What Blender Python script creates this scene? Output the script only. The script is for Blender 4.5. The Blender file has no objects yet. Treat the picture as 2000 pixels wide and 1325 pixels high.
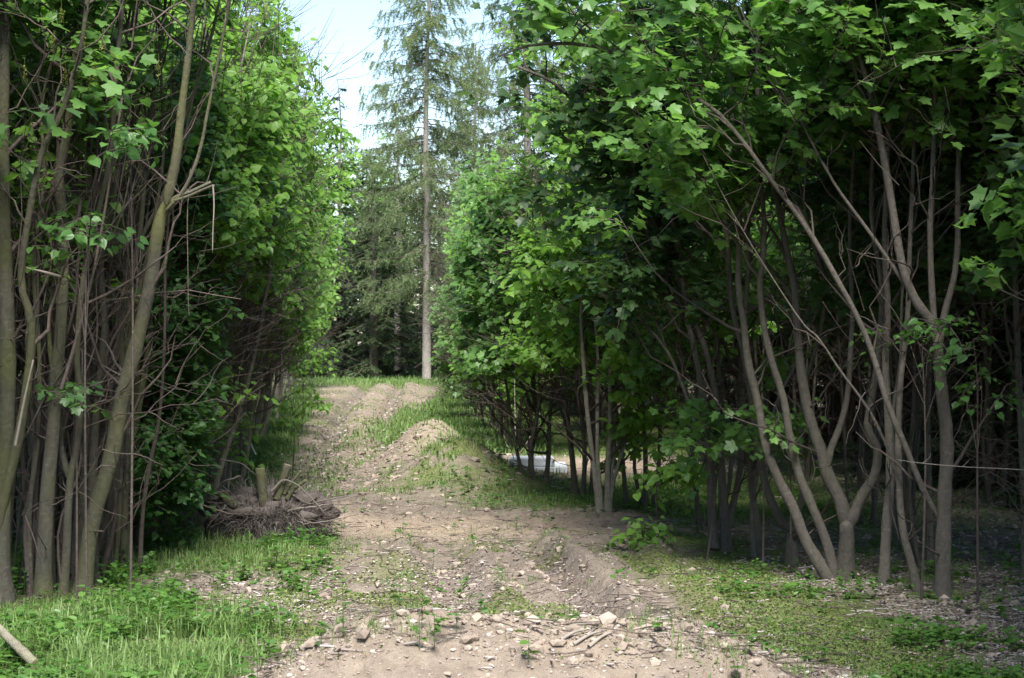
import bpy, math
import numpy as np
from math import radians, sin, cos, pi

# ------------------------------------------------------------------ camera, light, exposure
sc = bpy.context.scene
CAMZ = 1.7
F = 4000.0                                   # focal length in photo pixels (photo is 2000 wide)
cam_d = bpy.data.cameras.new('camera'); cam = bpy.data.objects.new('camera', cam_d)
sc.collection.objects.link(cam); sc.camera = cam
cam.location = (0, 0, CAMZ); cam.rotation_euler = (radians(90), 0, 0)
cam_d.sensor_width = 36; cam_d.lens = 72; cam_d.clip_start = 0.1; cam_d.clip_end = 3000
cam_d.dof.use_dof = True; cam_d.dof.focus_distance = 16.0; cam_d.dof.aperture_fstop = 9.0

SUN_EL, SUN_AZ = 54.0, 176.0                  # azimuth clockwise from +Y (view direction): behind the camera, to the right
w = bpy.data.worlds.new('World'); sc.world = w; w.use_nodes = True
nt = w.node_tree; bg = nt.nodes['Background']
sky = nt.nodes.new('ShaderNodeTexSky'); sky.sky_type = 'NISHITA'; sky.sun_disc = False
sky.sun_elevation = radians(SUN_EL); sky.sun_rotation = radians(SUN_AZ)
sky.air_density = 1.0; sky.dust_density = 0.3; sky.ozone_density = 1.5
nt.links.new(sky.outputs[0], bg.inputs[0]); bg.inputs[1].default_value = 0.09
sd = bpy.data.lights.new('sun', 'SUN'); sd.energy = 4.9; sd.angle = radians(28.0); sd.color = (1.0, 0.965, 0.91)
sun = bpy.data.objects.new('sun', sd); sc.collection.objects.link(sun)
sun.rotation_euler = (radians(90 - SUN_EL), 0, radians(180 - SUN_AZ))
sun.location = (20, -20, 40)
sc.view_settings.view_transform = 'Standard'; sc.view_settings.look = 'None'
sc.view_settings.exposure = 1.5; sc.view_settings.gamma = 1.0
cy = sc.cycles
cy.max_bounces = 9; cy.diffuse_bounces = 6; cy.volume_bounces = 1; cy.glossy_bounces = 2; cy.transmission_bounces = 6
cy.use_denoising = True; cy.caustics_reflective = False; cy.caustics_refractive = False
cy.sample_clamp_indirect = 4.0

UP = np.array([0., 0., 1.])
def W(px, py, d):
    return np.array([(px - 1000) / F * d, d, CAMZ - (py - 662.5) / F * d])
def nrm(v):
    return v / np.maximum(np.linalg.norm(v, axis=-1, keepdims=True), 1e-9)

# ------------------------------------------------------------------ value noise
def _hash(ix, iy, s):
    h = (ix * 374761393 + iy * 668265263 + s * 2147483647) & 0xffffffff
    h = ((h ^ (h >> 13)) * 1274126177) & 0xffffffff
    return ((h ^ (h >> 16)) & 0xffff) / 65535.0
def vnoise(x, y, s=0):
    x = np.asarray(x, float); y = np.asarray(y, float)
    ix = np.floor(x).astype(np.int64); iy = np.floor(y).astype(np.int64)
    fx = x - ix; fy = y - iy; fx = fx * fx * (3 - 2 * fx); fy = fy * fy * (3 - 2 * fy)
    a = _hash(ix, iy, s); b = _hash(ix + 1, iy, s); c = _hash(ix, iy + 1, s); d = _hash(ix + 1, iy + 1, s)
    return (a * (1 - fx) + b * fx) * (1 - fy) + (c * (1 - fx) + d * fx) * fy
def fbm(x, y, o=4, s=0):
    r = 0; a = .5; t = 0
    for k in range(o):
        r = r + a * vnoise(x * 2 ** k, y * 2 ** k, s + k * 7); t += a; a *= .5
    return r / t
def ss(a, b, x):
    t = np.clip((x - a) / (b - a), 0, 1); return t * t * (3 - 2 * t)

# ------------------------------------------------------------------ mesh builder
class MB:
    def __init__(s): s.V = []; s.n = 0; s.F = {}; s.A = []
    def add(s, V, Fc, mat=0, var=.5, smooth=True):
        V = np.asarray(V, float).reshape(-1, 3); Fc = np.asarray(Fc, np.int64)
        s.V.append(V); s.A.append(np.broadcast_to(np.asarray(var, float), (len(V),)).copy() if np.ndim(var) == 0 else np.asarray(var, float).ravel())
        s.F.setdefault(Fc.shape[1], []).append((Fc + s.n, np.full(len(Fc), mat, np.int32), np.full(len(Fc), smooth)))
        s.n += len(V)
    def addmore(s, Fc, mat=0, base=0, smooth=True):
        Fc = np.asarray(Fc, np.int64)
        s.F.setdefault(Fc.shape[1], []).append((Fc + base, np.full(len(Fc), mat, np.int32), np.full(len(Fc), smooth)))
    def mesh(s, name, mats, off=(0, 0, 0)):
        me = bpy.data.meshes.new(name)
        V = np.concatenate(s.V) - np.asarray(off)
        me.vertices.add(len(V)); me.vertices.foreach_set('co', V.astype(np.float32).ravel())
        li = []; ls = []; mi = []; sm = []; c = 0
        for k, lst in s.F.items():
            f = np.concatenate([a[0] for a in lst]); li.append(f.ravel())
            ls.append(c + np.arange(len(f)) * k); c += f.size
            mi.append(np.concatenate([a[1] for a in lst])); sm.append(np.concatenate([a[2] for a in lst]))
        li = np.concatenate(li); ls = np.concatenate(ls)
        me.loops.add(len(li)); me.loops.foreach_set('vertex_index', li.astype(np.int32))
        me.polygons.add(len(ls)); me.polygons.foreach_set('loop_start', ls.astype(np.int32))
        me.polygons.foreach_set('material_index', np.concatenate(mi)); me.polygons.foreach_set('use_smooth', np.concatenate(sm))
        at = me.attributes.new('var', 'FLOAT', 'POINT'); at.data.foreach_set('value', np.concatenate(s.A).astype(np.float32))
        me.update(calc_edges=True)
        for m in mats: me.materials.append(m)
        return me
    def build(s, name, mats, parent=None, off=(0, 0, 0), loc=None):
        if not isinstance(mats, (list, tuple)): mats = [mats]
        o = bpy.data.objects.new(name, s.mesh(name, mats, off)); sc.collection.objects.link(o)
        if parent is not None: o.parent = parent
        elif loc is not None: o.location = loc
        return o
def tag(o, label=None, cat=None, group=None, kind=None):
    if label: o['label'] = label
    if cat: o['category'] = cat
    if group: o['group'] = group
    if kind: o['kind'] = kind
    return o
def empty(name, loc, label, cat, group=None):
    o = bpy.data.objects.new(name, None); sc.collection.objects.link(o); o.location = loc; o.empty_display_size = .2
    return tag(o, label, cat, group)
def copy_tree(root, loc, rz, scale=1.0, label=None, group=None):
    r = root.copy(); sc.collection.objects.link(r); r.location = loc; r.rotation_euler = (0, 0, rz)
    r.scale = (scale, scale, scale)
    if label: r['label'] = label
    if group: r['group'] = group
    for ch in root.children:
        c = ch.copy(); sc.collection.objects.link(c); c.parent = r
    return r

# ------------------------------------------------------------------ tubes / leaves / lumps
def tubes(mb, P, R, k=5, mat=0, var=.5, cap=False):
    P = np.asarray(P, float); R = np.asarray(R, float)
    N, m, _ = P.shape
    T = nrm(np.gradient(P, axis=1))
    D = nrm(P[:, -1] - P[:, 0]); ref = np.where(np.abs(D[:, 2:3]) > .8, np.array([[1., 0, 0]]), np.array([[0, 0, 1.]]))
    u = nrm(np.cross(T, ref[:, None, :])); v = np.cross(T, u)
    a = np.arange(k) * 2 * pi / k
    ring = P[:, :, None, :] + R[:, :, None, None] * (u[:, :, None, :] * np.cos(a)[:, None] + v[:, :, None, :] * np.sin(a)[:, None])
    idx = np.arange(N * m * k).reshape(N, m, k)
    a0 = idx[:, :-1]; a1 = idx[:, 1:]
    Fc = np.stack([a0, np.roll(a0, -1, 2), np.roll(a1, -1, 2), a1], -1).reshape(-1, 4)
    if np.ndim(var) == 1 and len(var) == N: var = np.repeat(var, m * k)
    base = mb.n
    mb.add(ring, Fc, mat, var)
    if cap is not False:
        mb.addmore(idx[:, -1], cap, base, False)
def crom(pts, m):
    pts = np.asarray(pts, float)
    if len(pts) == 2: return pts[0] + (pts[1] - pts[0]) * np.linspace(0, 1, m)[:, None]
    p = np.vstack([2 * pts[0] - pts[1], pts, 2 * pts[-1] - pts[-2]])
    n = len(pts) - 1; t = np.linspace(0, n, m); i = np.minimum(t.astype(int), n - 1); f = (t - i)[:, None]
    a, b, c, d = p[i], p[i + 1], p[i + 2], p[i + 3]
    return .5 * (2 * b + (c - a) * f + (2 * a - 5 * b + 4 * c - d) * f ** 2 + (3 * b - a - 3 * c + d) * f ** 3)

def half(pts, mids, fold=.12, droop=.12):
    """leaf outline half given as (x,y); mirrored; mid-line points on x axis"""
    L = [(x, y, fold * y - droop * x * x) for x, y in pts]
    Rr = [(x, -y, fold * y - droop * x * x) for x, y in pts]
    M = [(x, 0, -droop * x * x) for x in mids]
    V = np.array([*M, *L, *Rr]); nm = len(M); nl = len(L)
    f1 = list(range(nm)) + list(range(nm + nl - 1, nm - 1, -1))
    f2 = list(range(nm - 1, -1, -1)) + list(range(nm + nl, nm + 2 * nl))
    return V, np.array([f1[::-1], f2[::-1]])
MAPLE0 = half([(-.06, .2), (.0, .4), (.1, .52), (.24, .4), (.4, .5), (.63, .6), (.66, .42), (.62, .27), (.8, .24), (.88, .12)], (0, .35, 1.0), .16, .15)
LIME0 = half([(-.1, .17), (-.04, .36), (.2, .47), (.45, .44), (.7, .27), (.88, .08)], (0, .45, 1.02), .14, .2)
MAPLE1 = half([(.0, .46), (.24, .38), (.62, .58), (.66, .26)], (0, 1.0), .16, .15)
LIME1 = half([(-.08, .28), (.25, .47), (.7, .25)], (0, 1.02), .14, .2)
OVAL = half([(.2, .26), (.6, .27)], (0, 1.0), .15, .15)
STAR = half([(.04, .04), (.5, .05)], (0, 1.0), .0, .1)
def leaves(mb, tmpl, pos, xd, n, size, mat=0, var=.5):
    V, Fc = tmpl
    xd = nrm(xd); y = nrm(np.cross(n, xd)); z = np.cross(xd, y)
    size = np.broadcast_to(size, (len(pos),))
    P = pos[:, None, :] + size[:, None, None] * (V[None, :, 0:1] * xd[:, None] + V[None, :, 1:2] * y[:, None] + V[None, :, 2:3] * z[:, None])
    f = (Fc[None] + (np.arange(len(pos)) * len(V))[:, None, None]).reshape(-1, Fc.shape[1])
    if np.ndim(var) == 1: var = np.repeat(var, len(V))
    mb.add(P, f, mat, var, smooth=False)
ICO_V = None
def ico():
    global ICO_V
    if ICO_V is None:
        import bmesh
        bm = bmesh.new(); bmesh.ops.create_icosphere(bm, subdivisions=1, radius=1); bm.verts.ensure_lookup_table()
        a = (np.array([v.co[:] for v in bm.verts]), np.array([[v.index for v in f.verts] for f in bm.faces])); bm.free()
        bm = bmesh.new(); bmesh.ops.create_icosphere(bm, subdivisions=2, radius=1); bm.verts.ensure_lookup_table()
        b = (np.array([v.co[:] for v in bm.verts]), np.array([[v.index for v in f.verts] for f in bm.faces])); bm.free()
        ICO_V = (a, b)
    return ICO_V
def lumps(mb, rng, pos, size, lod=0, rough=.35, flat=.7, mat=0, var=None, smooth=False):
    V, Fc = ico()[lod]; N = len(pos)
    s = (1 + rough * (rng.random((N, len(V), 1)) - .5) * 2)
    sc3 = np.stack([rng.uniform(.6, 1.3, N), rng.uniform(.6, 1.3, N), rng.uniform(.6, 1.1, N) * flat], -1)
    L = V[None] * s * sc3[:, None]
    a = rng.uniform(0, 2 * pi, N); c, d = np.cos(a), np.sin(a)
    X = L[..., 0] * c[:, None] - L[..., 1] * d[:, None]; Y = L[..., 0] * d[:, None] + L[..., 1] * c[:, None]
    L = np.stack([X, Y, L[..., 2]], -1) * np.asarray(size)[:, None, None] + pos[:, None]
    if var is None: var = rng.random(N)
    mb.add(L, (Fc[None] + (np.arange(N) * len(V))[:, None, None]).reshape(-1, 3), mat, np.repeat(var, len(V)), smooth)

# ------------------------------------------------------------------ materials
def mat_new(name):
    m = bpy.data.materials.new(name); m.use_nodes = True; nt = m.node_tree; nt.nodes.clear()
    o = nt.nodes.new('ShaderNodeOutputMaterial'); return m, nt, o
def N_(nt, t, **k):
    n = nt.nodes.new(t)
    for a, b in k.items(): setattr(n, a, b)
    return n
def ramp(nt, cols, src):
    r = nt.nodes.new('ShaderNodeValToRGB'); e = r.color_ramp.elements
    while len(e) > 1: e.remove(e[-1])
    e[0].position = cols[0][0]; e[0].color = (*cols[0][1], 1)
    for p, c in cols[1:]:
        x = e.new(p); x.color = (*c, 1)
    nt.links.new(src, r.inputs[0]); return r.outputs[0]
def noise(nt, scale, detail=4, vec=None, rough=.6):
    n = nt.nodes.new('ShaderNodeTexNoise'); n.inputs['Scale'].default_value = scale; n.inputs['Detail'].default_value = detail
    n.inputs['Roughness'].default_value = rough
    if vec is not None: nt.links.new(vec, n.inputs['Vector'])
    return n.outputs[0]
def pos(nt): return nt.nodes.new('ShaderNodeNewGeometry').outputs['Position']
def mapv(nt, vec, scale):
    m = nt.nodes.new('ShaderNodeMapping'); m.inputs['Scale'].default_value = scale; nt.links.new(vec, m.inputs[0]); return m.outputs[0]
def attr(nt, n):
    a = nt.nodes.new('ShaderNodeAttribute'); a.attribute_name = n; return a
def mix(nt, fac, a, b, mode='MIX'):
    m = nt.nodes.new('ShaderNodeMix'); m.data_type = 'RGBA'; m.blend_type = mode
    for s, v in ((0, fac), (6, a), (7, b)):
        if hasattr(v, 'links'): nt.links.new(v, m.inputs[s])
        elif isinstance(v, tuple): m.inputs[s].default_value = (*v, 1)
        else: m.inputs[s].default_value = v
    return m.outputs[2]
def bump(nt, h, strength, dist):
    b = nt.nodes.new('ShaderNodeBump'); b.inputs['Strength'].default_value = strength; b.inputs['Distance'].default_value = dist
    nt.links.new(h, b.inputs['Height']); return b.outputs[0]
def principled(nt, o, col, rough=.8, nor=None, spec=.3):
    p = nt.nodes.new('ShaderNodeBsdfPrincipled'); p.inputs['Roughness'].default_value = rough
    p.inputs['Specular IOR Level'].default_value = spec
    if hasattr(col, 'links'): nt.links.new(col, p.inputs['Base Color'])
    else: p.inputs['Base Color'].default_value = (*col, 1)
    if nor is not None: nt.links.new(nor, p.inputs['Normal'])
    if o is not None: nt.links.new(p.outputs[0], o.inputs[0])
    return p
def leaf_mat(name, dark, light, transl, tf=.38, rough=.42, spec=.35):
    m, nt, o = mat_new(name)
    a = attr(nt, 'var').outputs['Fac']
    c = ramp(nt, [(0, dark), (.55, tuple((np.array(dark) + np.array(light)) / 2)), (1, light)], a)
    n = noise(nt, .9, 3, pos(nt)); c = mix(nt, ramp(nt, [(.35, (0, 0, 0)), (.65, (1, 1, 1))], n), mix(nt, .45, c, dark), c)
    p = principled(nt, None, c, rough, None, spec)
    t = nt.nodes.new('ShaderNodeBsdfTranslucent'); tc = mix(nt, .6, c, transl); nt.links.new(tc, t.inputs[0])
    mx = nt.nodes.new('ShaderNodeMixShader'); mx.inputs[0].default_value = tf
    nt.links.new(p.outputs[0], mx.inputs[1]); nt.links.new(t.outputs[0], mx.inputs[2]); nt.links.new(mx.outputs[0], o.inputs[0])
    return m
def bark_mat(name, c1, c2, moss=(.10, .12, .03), mossf=.4, bandscale=1.0):
    m, nt, o = mat_new(name)
    P = pos(nt)
    n1 = noise(nt, 3.0, 6, mapv(nt, P, (4, 4, .9))); n2 = noise(nt, 22, 6, mapv(nt, P, (1.8, 1.8, 1.1)), .75); n5 = noise(nt, 9, 3, mapv(nt, P, (1.5, 1.5, 6)))
    v = attr(nt, 'var').outputs['Fac']
    c = ramp(nt, [(.3, c1), (.7, c2)], n1)
    c = mix(nt, ramp(nt, [(.40, (0, 0, 0)), (.66, (1, 1, 1))], n2), c, mix(nt, .55, c, (.025, .022, .019)))
    c = mix(nt, ramp(nt, [(.62, (0, 0, 0)), (.70, (.6, .6, .6))], n5), c, mix(nt, .5, c, (.30, .28, .24)))
    n3 = noise(nt, 1.1, 4, P)
    mm = nt.nodes.new('ShaderNodeMath'); mm.operation = 'MULTIPLY'; nt.links.new(ramp(nt, [(.45, (0, 0, 0)), (.68, (1, 1, 1))], n3), mm.inputs[0]); mm.inputs[1].default_value = mossf
    c = mix(nt, mm.outputs[0], c, moss)
    c = mix(nt, v, mix(nt, .4, c, (.02, .017, .015)), mix(nt, .10, c, (.42, .38, .33)))
    principled(nt, o, c, .85, bump(nt, n2, 1.0, .02), .2)
    return m
M = {}
M['lime'] = leaf_mat('lime_leaf', (.095, .205, .035), (.20, .36, .06), (.32, .6, .07), .5)
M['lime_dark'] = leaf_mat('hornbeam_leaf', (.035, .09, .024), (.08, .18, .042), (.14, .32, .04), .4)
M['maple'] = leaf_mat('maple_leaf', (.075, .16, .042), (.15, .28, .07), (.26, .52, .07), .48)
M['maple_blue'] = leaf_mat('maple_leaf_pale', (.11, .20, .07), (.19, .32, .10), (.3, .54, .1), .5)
M['maple_dark'] = leaf_mat('maple_leaf_shaded', (.032, .07, .023), (.07, .14, .038), (.13, .26, .04), .36)  # darker copy of the maple leaf, shade put into the colour
M['flower'] = leaf_mat('maple_flower', (.12, .14, .03), (.22, .24, .06), (.2, .25, .05), .3)
M['spruce'] = leaf_mat('spruce_needles', (.018, .038, .017), (.05, .085, .034), (.04, .07, .02), .12, .6)
M['spruce_fresh'] = leaf_mat('spruce_needles_fresh', (.035, .065, .022), (.09, .13, .045), (.08, .12, .03), .18, .6)
M['larch'] = leaf_mat('larch_needles', (.10, .15, .06), (.23, .30, .13), (.26, .36, .11), .42, .6)
M['grass'] = leaf_mat('grass_blade', (.09, .155, .045), (.2, .29, .09), (.24, .38, .08), .38, .5)
M['weed'] = leaf_mat('weed_leaf', (.04, .105, .02), (.11, .21, .04), (.18, .35, .04), .35)
M['moss'] = leaf_mat('moss_leaf', (.075, .115, .028), (.17, .22, .055), (.18, .27, .05), .25, .7)
M['drygrass'] = leaf_mat('dry_grass', (.17, .135, .08), (.33, .28, .17), (.4, .3, .15), .25, .7)
M['bark_r'] = bark_mat('maple_bark', (.08, .068, .056), (.145, .126, .105), mossf=.18)
M['bark_l'] = bark_mat('mossy_bark', (.07, .066, .048), (.135, .124, .09), (.115, .125, .03), .85)
M['bark_p'] = bark_mat('pale_bark', (.20, .175, .13), (.33, .30, .24), (.17, .19, .06), .4)
M['bark_g'] = bark_mat('grey_lime_bark', (.15, .14, .115), (.27, .25, .205), (.15, .16, .05), .4)
M['twig'] = bark_mat('twig_bark', (.05, .036, .031), (.10, .074, .062), mossf=.05)
M['deadtwig'] = bark_mat('dead_twig_bark', (.085, .06, .052), (.18, .135, .115), mossf=.0)
M['bark_c'] = bark_mat('conifer_bark', (.10, .075, .06), (.2, .165, .14), mossf=.1)
M['bark_larch'] = bark_mat('larch_bark', (.26, .225, .195), (.42, .38, .34), mossf=.05)

def simple_mat(name, cols, scale, rough=.85, bs=.5, bd=.01, useattr=True, spec=.2):
    m, nt, o = mat_new(name); P = pos(nt); n = noise(nt, scale, 5, P)
    c = ramp(nt, [(.3, cols[0]), (.7, cols[1])], n)
    if useattr:
        c2 = ramp(nt, [(0, cols[2]), (.5, cols[3]), (1, cols[4])], attr(nt, 'var').outputs['Fac']); c = mix(nt, .65, c, c2)
    principled(nt, o, c, rough, bump(nt, n, bs, bd), spec); return m
M['stone'] = simple_mat('stone', [(.2, .16, .13), (.34, .29, .25), (.14, .12, .105), (.30, .23, .175), (.46, .43, .40)], 40)
M['clod'] = simple_mat('soil_clod', [(.14, .11, .09), (.27, .22, .175), (.13, .103, .083), (.23, .186, .148), (.34, .28, .23)], 60)
M['chip'] = simple_mat('wood_chip', [(.2, .16, .14), (.34, .29, .26), (.09, .065, .055), (.19, .155, .14), (.42, .385, .36)], 30)
M['deadwood'] = simple_mat('weathered_wood', [(.12, .10, .08), (.27, .235, .2), (.1, .08, .065), (.19, .16, .135), (.3, .27, .24)], 25)
M['cutwood'] = simple_mat('cut_wood', [(.25, .18, .11), (.38, .29, .19), (.24, .18, .12), (.3, .24, .17), (.38, .31, .23)], 20)
M['root'] = simple_mat('root_fibre', [(.08, .065, .057), (.17, .145, .13), (.05, .04, .035), (.14, .118, .105), (.29, .255, .235)], 20)
M['concrete'] = simple_mat('concrete', [(.36, .37, .39), (.5, .51, .53), (.42, .43, .45), (.46, .47, .49), (.5, .51, .53)], 12, .8, .2, .004)
M['whitepaint'] = simple_mat('white_plastic', [(.5, .52, .54), (.7, .71, .72), (.55, .56, .57), (.6, .61, .63), (.7, .7, .7)], 12, .5, .1, .002)

# ground material: masks are what grows / lies there (var attributes)
def ground_mat():
    m, nt, o = mat_new('ground'); P = pos(nt)
    n0 = noise(nt, 1.3, 6, P); n1 = noise(nt, 9, 6, P, .7); n2 = noise(nt, 45, 5, P, .7)
    soil = ramp(nt, [(.25, (.12, .10, .083)), (.5, (.19, .16, .133)), (.78, (.28, .238, .20))], n1)
    soil = mix(nt, ramp(nt, [(.35, (0, 0, 0)), (.7, (1, 1, 1))], n2), mix(nt, .35, soil, (.12, .085, .06)), soil)
    soil = mix(nt, attr(nt, 'sand').outputs['Fac'], soil, ramp(nt, [(.3, (.22, .17, .128)), (.7, (.35, .277, .212))], n1))
    mul = ramp(nt, [(.3, (.08, .06, .05)), (.5, (.16, .13, .11)), (.68, (.28, .24, .22))], n2)
    c = mix(nt, attr(nt, 'mulch').outputs['Fac'], soil, mul)
    gr = ramp(nt, [(.3, (.05, .065, .02)), (.55, (.085, .12, .03)), (.8, (.13, .17, .045))], n1)
    c = mix(nt, attr(nt, 'grass').outputs['Fac'], c, gr)
    mo = ramp(nt, [(.3, (.085, .095, .035)), (.5, (.125, .14, .05)), (.75, (.2, .17, .11))], n1)
    c = mix(nt, attr(nt, 'moss').outputs['Fac'], c, mo)
    h = nt.nodes.new('ShaderNodeMath'); h.operation = 'ADD'; nt.links.new(n1, h.inputs[0])
    s2 = nt.nodes.new('ShaderNodeMath'); s2.operation = 'MULTIPLY'; nt.links.new(n2, s2.inputs[0]); s2.inputs[1].default_value = .4
    nt.links.new(s2.outputs[0], h.inputs[1])
    principled(nt, o, c, .95, bump(nt, h.outputs[0], 1.0, .05), .15)
    return m
M['ground'] = ground_mat()

# ------------------------------------------------------------------ terrain
def pathc(y):  return np.interp(y, [8, 12, 16, 20, 24, 28, 45, 65, 75], [.1, .15, 0, -.3, -1.4, -2.15, -3.3, -4.1, -4.5])
def pathw(y):  return np.interp(y, [8, 12, 16, 20, 24, 28, 45, 65, 75], [1.5, 1.35, 1.2, 1.5, 1.2, .85, 1.05, 2.0, 2.2])   # half width
def gauss(x, y, cx, cy, sx, sy, p=2): return np.exp(-(np.abs((x - cx) / sx) ** p + np.abs((y - cy) / sy) ** p))
def hbase(x, y):
    z = .30 * ss(30, 72, y) - .5 * ss(78, 105, y)
    z = z + .05 * (fbm(x * .5, y * .5, 3, 3) - .5)
    # near heap of soil
    cr = .38 + .05 * (fbm(x * 1.4, x * 0 + 3.3, 3, 9) - .5)
    z = z + cr * ss(-1.45, -.45, x) * (1 - ss(.6, 2.0, x)) ** 1 * gauss(x * 0, y, 0, 9.35, 1, .62, 2.6)
    z = z + .12 * gauss(x, y, -1.0, 9.0, .9, .5)
    # middle double heap
    z = z + .52 * gauss(x, y, -.64, 24.2, .62, 1.2, 2.2) + .55 * gauss(x, y, -1.15, 28.8, .55, 1.7, 2.0) - .09 * gauss(x, y, -2.0, 28, .35, 4) + .12 * gauss(x, y, -.35, 26.5, .7, 1.6)
    # small heaps
    z = z + .11 * gauss(x, y, -1.62, 15.4, .32, .45) + .08 * gauss(x, y, -1.1, 15.1, .36, .45) + .13 * gauss(x, y, -1.66, 19.6, .22, .7)
    z = z + .09 * gauss(x, y, .78, 15.3, .16, .5) + .05 * gauss(x, y, 1.05, 17.3, .6, .5)
    # ruts (between 10.5 and 18 m) and along far path
    t = ss(10.3, 11.5, y) * (1 - ss(16, 18, y))
    r1 = np.interp(y, [10, 13, 16], [-.36, -.36, -.55]); r2 = np.interp(y, [10, 12, 14.5, 17], [.75, .58, .36, .1]); r3 = np.interp(y, [10, 12, 14.5], [1.45, 1.15, .9])
    z = z - .10 * t * gauss(x, 0, r1, 0, .17, 1) - .11 * t * gauss(x, 0, r2, 0, .12, 1) - .05 * t * gauss(x, 0, r3, 0, .12, 1)
    z = z + t * (.07 * gauss(x, 0, r1 + .32, 0, .11, 1) + .07 * gauss(x, 0, r1 - .3, 0, .11, 1) * (.4 + vnoise(x * 4, y * 3, 6)) + .10 * gauss(x, 0, r2 + .24, 0, .1, 1) * (.5 + vnoise(x * 3, y * 2.2, 5)) + .05 * gauss(x, 0, r2 - .2, 0, .1, 1) + .05 * gauss(x, 0, r3 + .22, 0, .12, 1))
    tf = ss(29, 34, y) * (1 - ss(62, 68, y)); c = pathc(y)
    z = z - tf * (.20 * gauss(x, 0, c - .5, 0, .18, 1) + .18 * gauss(x, 0, c + .55, 0, .16, 1)) + tf * .06 * gauss(x, 0, c + .05, 0, .2, 1) + tf * .12 * gauss(x, 0, c + .9, 0, .2, 1)
    return z
def masks(x, y):
    n = fbm(x * 1.1, y * .8, 4, 21) - .5; nf = fbm(x * 4, y * 3, 3, 33) - .5
    c = pathc(y); w = pathw(y)
    side = np.abs(x - c + .35 * n) - w
    grass = ss(-.05, .35, side + .6 * n + .3 * nf)
    # left verge fully grassy, near-left corner
    grass = np.maximum(grass, (1 - ss(17, 19, y)) * ss(.0, .35, -(x + np.interp(y, [9, 11, 12, 13, 14, 16, 18], [1.15, 1.35, 1.75, 2.0, 2.2, 1.25, 2.4]) + .9 * n + .7 * nf)))
    mul = gauss(x, y, -1.75, 14.2, .7, .8) + gauss(x, y, -1.5, 12.9, .4, .5) + gauss(x, y, -.36, 12.8, .2, 2.2, 3) + gauss(x, y, -.6, 14.8, .22, 1.0) + \
        gauss(x, y, np.interp(y, [10, 12, 14.5, 17], [.75, .58, .36, .1]), 12.6, .11, 2.2) + gauss(x, y, np.interp(y, [10, 12, 14.5], [1.45, 1.15, .9]), 11.5, .14, 1.6) + \
        gauss(x, y, .2, 16.0, .2, .6) + (1.2 * gauss(np.abs(x - c), 0, .5, 0, .3, 1) * .3 + .06) * ss(24, 28, y) * (1 - ss(60, 66, y)) * (np.abs(x - c) < w)
    grass = grass * (1 - .95 * gauss(x, y, -1.75, 14.1, .95, .85, 4) * (nf < .12)) * (1 - .9 * gauss(x, y, -1.45, 12.6, .45, .7, 4))
    grass = np.maximum(grass, gauss(x, y, .75, 22.2, 1.3, 1.7, 4))
    # leaf litter under right-hand trees
    lit = ss(1.5, 2.0, x - np.interp(y, [9, 12, 14, 17], [.9, .65, .1, .1]) + .8 * n) * (1 - ss(17, 20, y)) * ss(-.12, .1, nf + n * .6 + .05)
    mul = np.clip(mul * (1.1 + 2.4 * nf), 0, 1)
    rutf = np.clip(gauss(x, 0, c - .5, 0, .2, 1, 4) + gauss(x, 0, c + .55, 0, .16, 1, 4), 0, 1) * ss(27, 30, y) * (1 - ss(60, 66, y)); mul = np.maximum(mul, rutf * np.clip(.85 + 1.2 * nf, 0, 1))
    woods = np.maximum(ss(3.0, 4.2, x), ss(3.4, 4.6, -x - np.interp(y, [10, 30, 70], [0, .5, 3])))
    mul = np.maximum(mul, np.maximum(lit, woods * .6))
    moss = gauss(x, y, -.95, 12.3, .62, 1.2, 3) * ss(-.15, .2, nf * 1.5 + n + .1) + \
        ss(.0, .25, .6 - np.abs(x - np.interp(y, [9, 11, 12.5, 14, 16.5], [2.6, 2.0, 1.5, 1.5, 1.0]) + .4 * n)) * (1 - ss(15.5, 17, y)) * ss(9.3, 10.2, y) * .95 + \
        gauss(x, y, -.66, 23.9, .8, 1.3, 4) * ss(-.2, .15, nf + .05) * .8 + ss(29, 33, y) * (1 - ss(60, 64, y)) * ss(.0, .12, nf + n * .5) * .55 + gauss(x, y, .2, 14.0, 1.6, 3.4, 3) * ss(-.02, .12, n + .7 * nf) * .75
    moss = np.clip(moss, 0, 1)
    sand = gauss(x, y, 0, 18.6, 3.6, 1.1, 3) * 1.1 + ss(0.2, .9, x) * gauss(x, y, 1.6, 27, 2.4, 3.2, 3) + .6 * ss(22, 30, y) * (1 - ss(68, 74, y)) * (side < 0) + .8 * gauss(x, y, -1.25, 28.4, .7, 1.8, 3) + gauss(x, y, 0, 9.4, 2, .8, 3) * .55
    sand = np.clip(sand * (.9 + nf), 0, 1)
    clear = np.clip(gauss(x, y, 0, 18.6, 2.9, .9, 4) + gauss(x, y, 1.5, 27.2, 2.0, 2.6, 4) + gauss(x, y, -1.0, 27, 1.1, 3.6, 3), 0, 1)
    heap = np.clip(gauss(x, y, 0, 9.35, 1.7, .75, 6), 0, 1)
    grass = grass * (1 - clear) * (1 - .93 * heap)
    grass = np.maximum(grass, .8 * gauss(x, y, -.68, 23.8, .75, 1.4, 3) * (nf > -.12)); grass = np.maximum(grass, .4 * gauss(x, y, -.8, 25.5, .8, 3, 3) * (nf > -.02))
    crest = ss(61, 66, y + 4 * n); grass = np.maximum(grass, crest * (1 - ss(76, 80, y)))
    grass = np.maximum(grass, gauss(x, y, -1.6, 40, .9, 5, 4) * .9)
    grass = np.clip(grass * (1 - .75 * woods) * (1 - .8 * lit), 0, 1)
    moss = moss * (1 - lit * .8)
    return grass, mul * (1 - grass * .6), moss, sand
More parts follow.
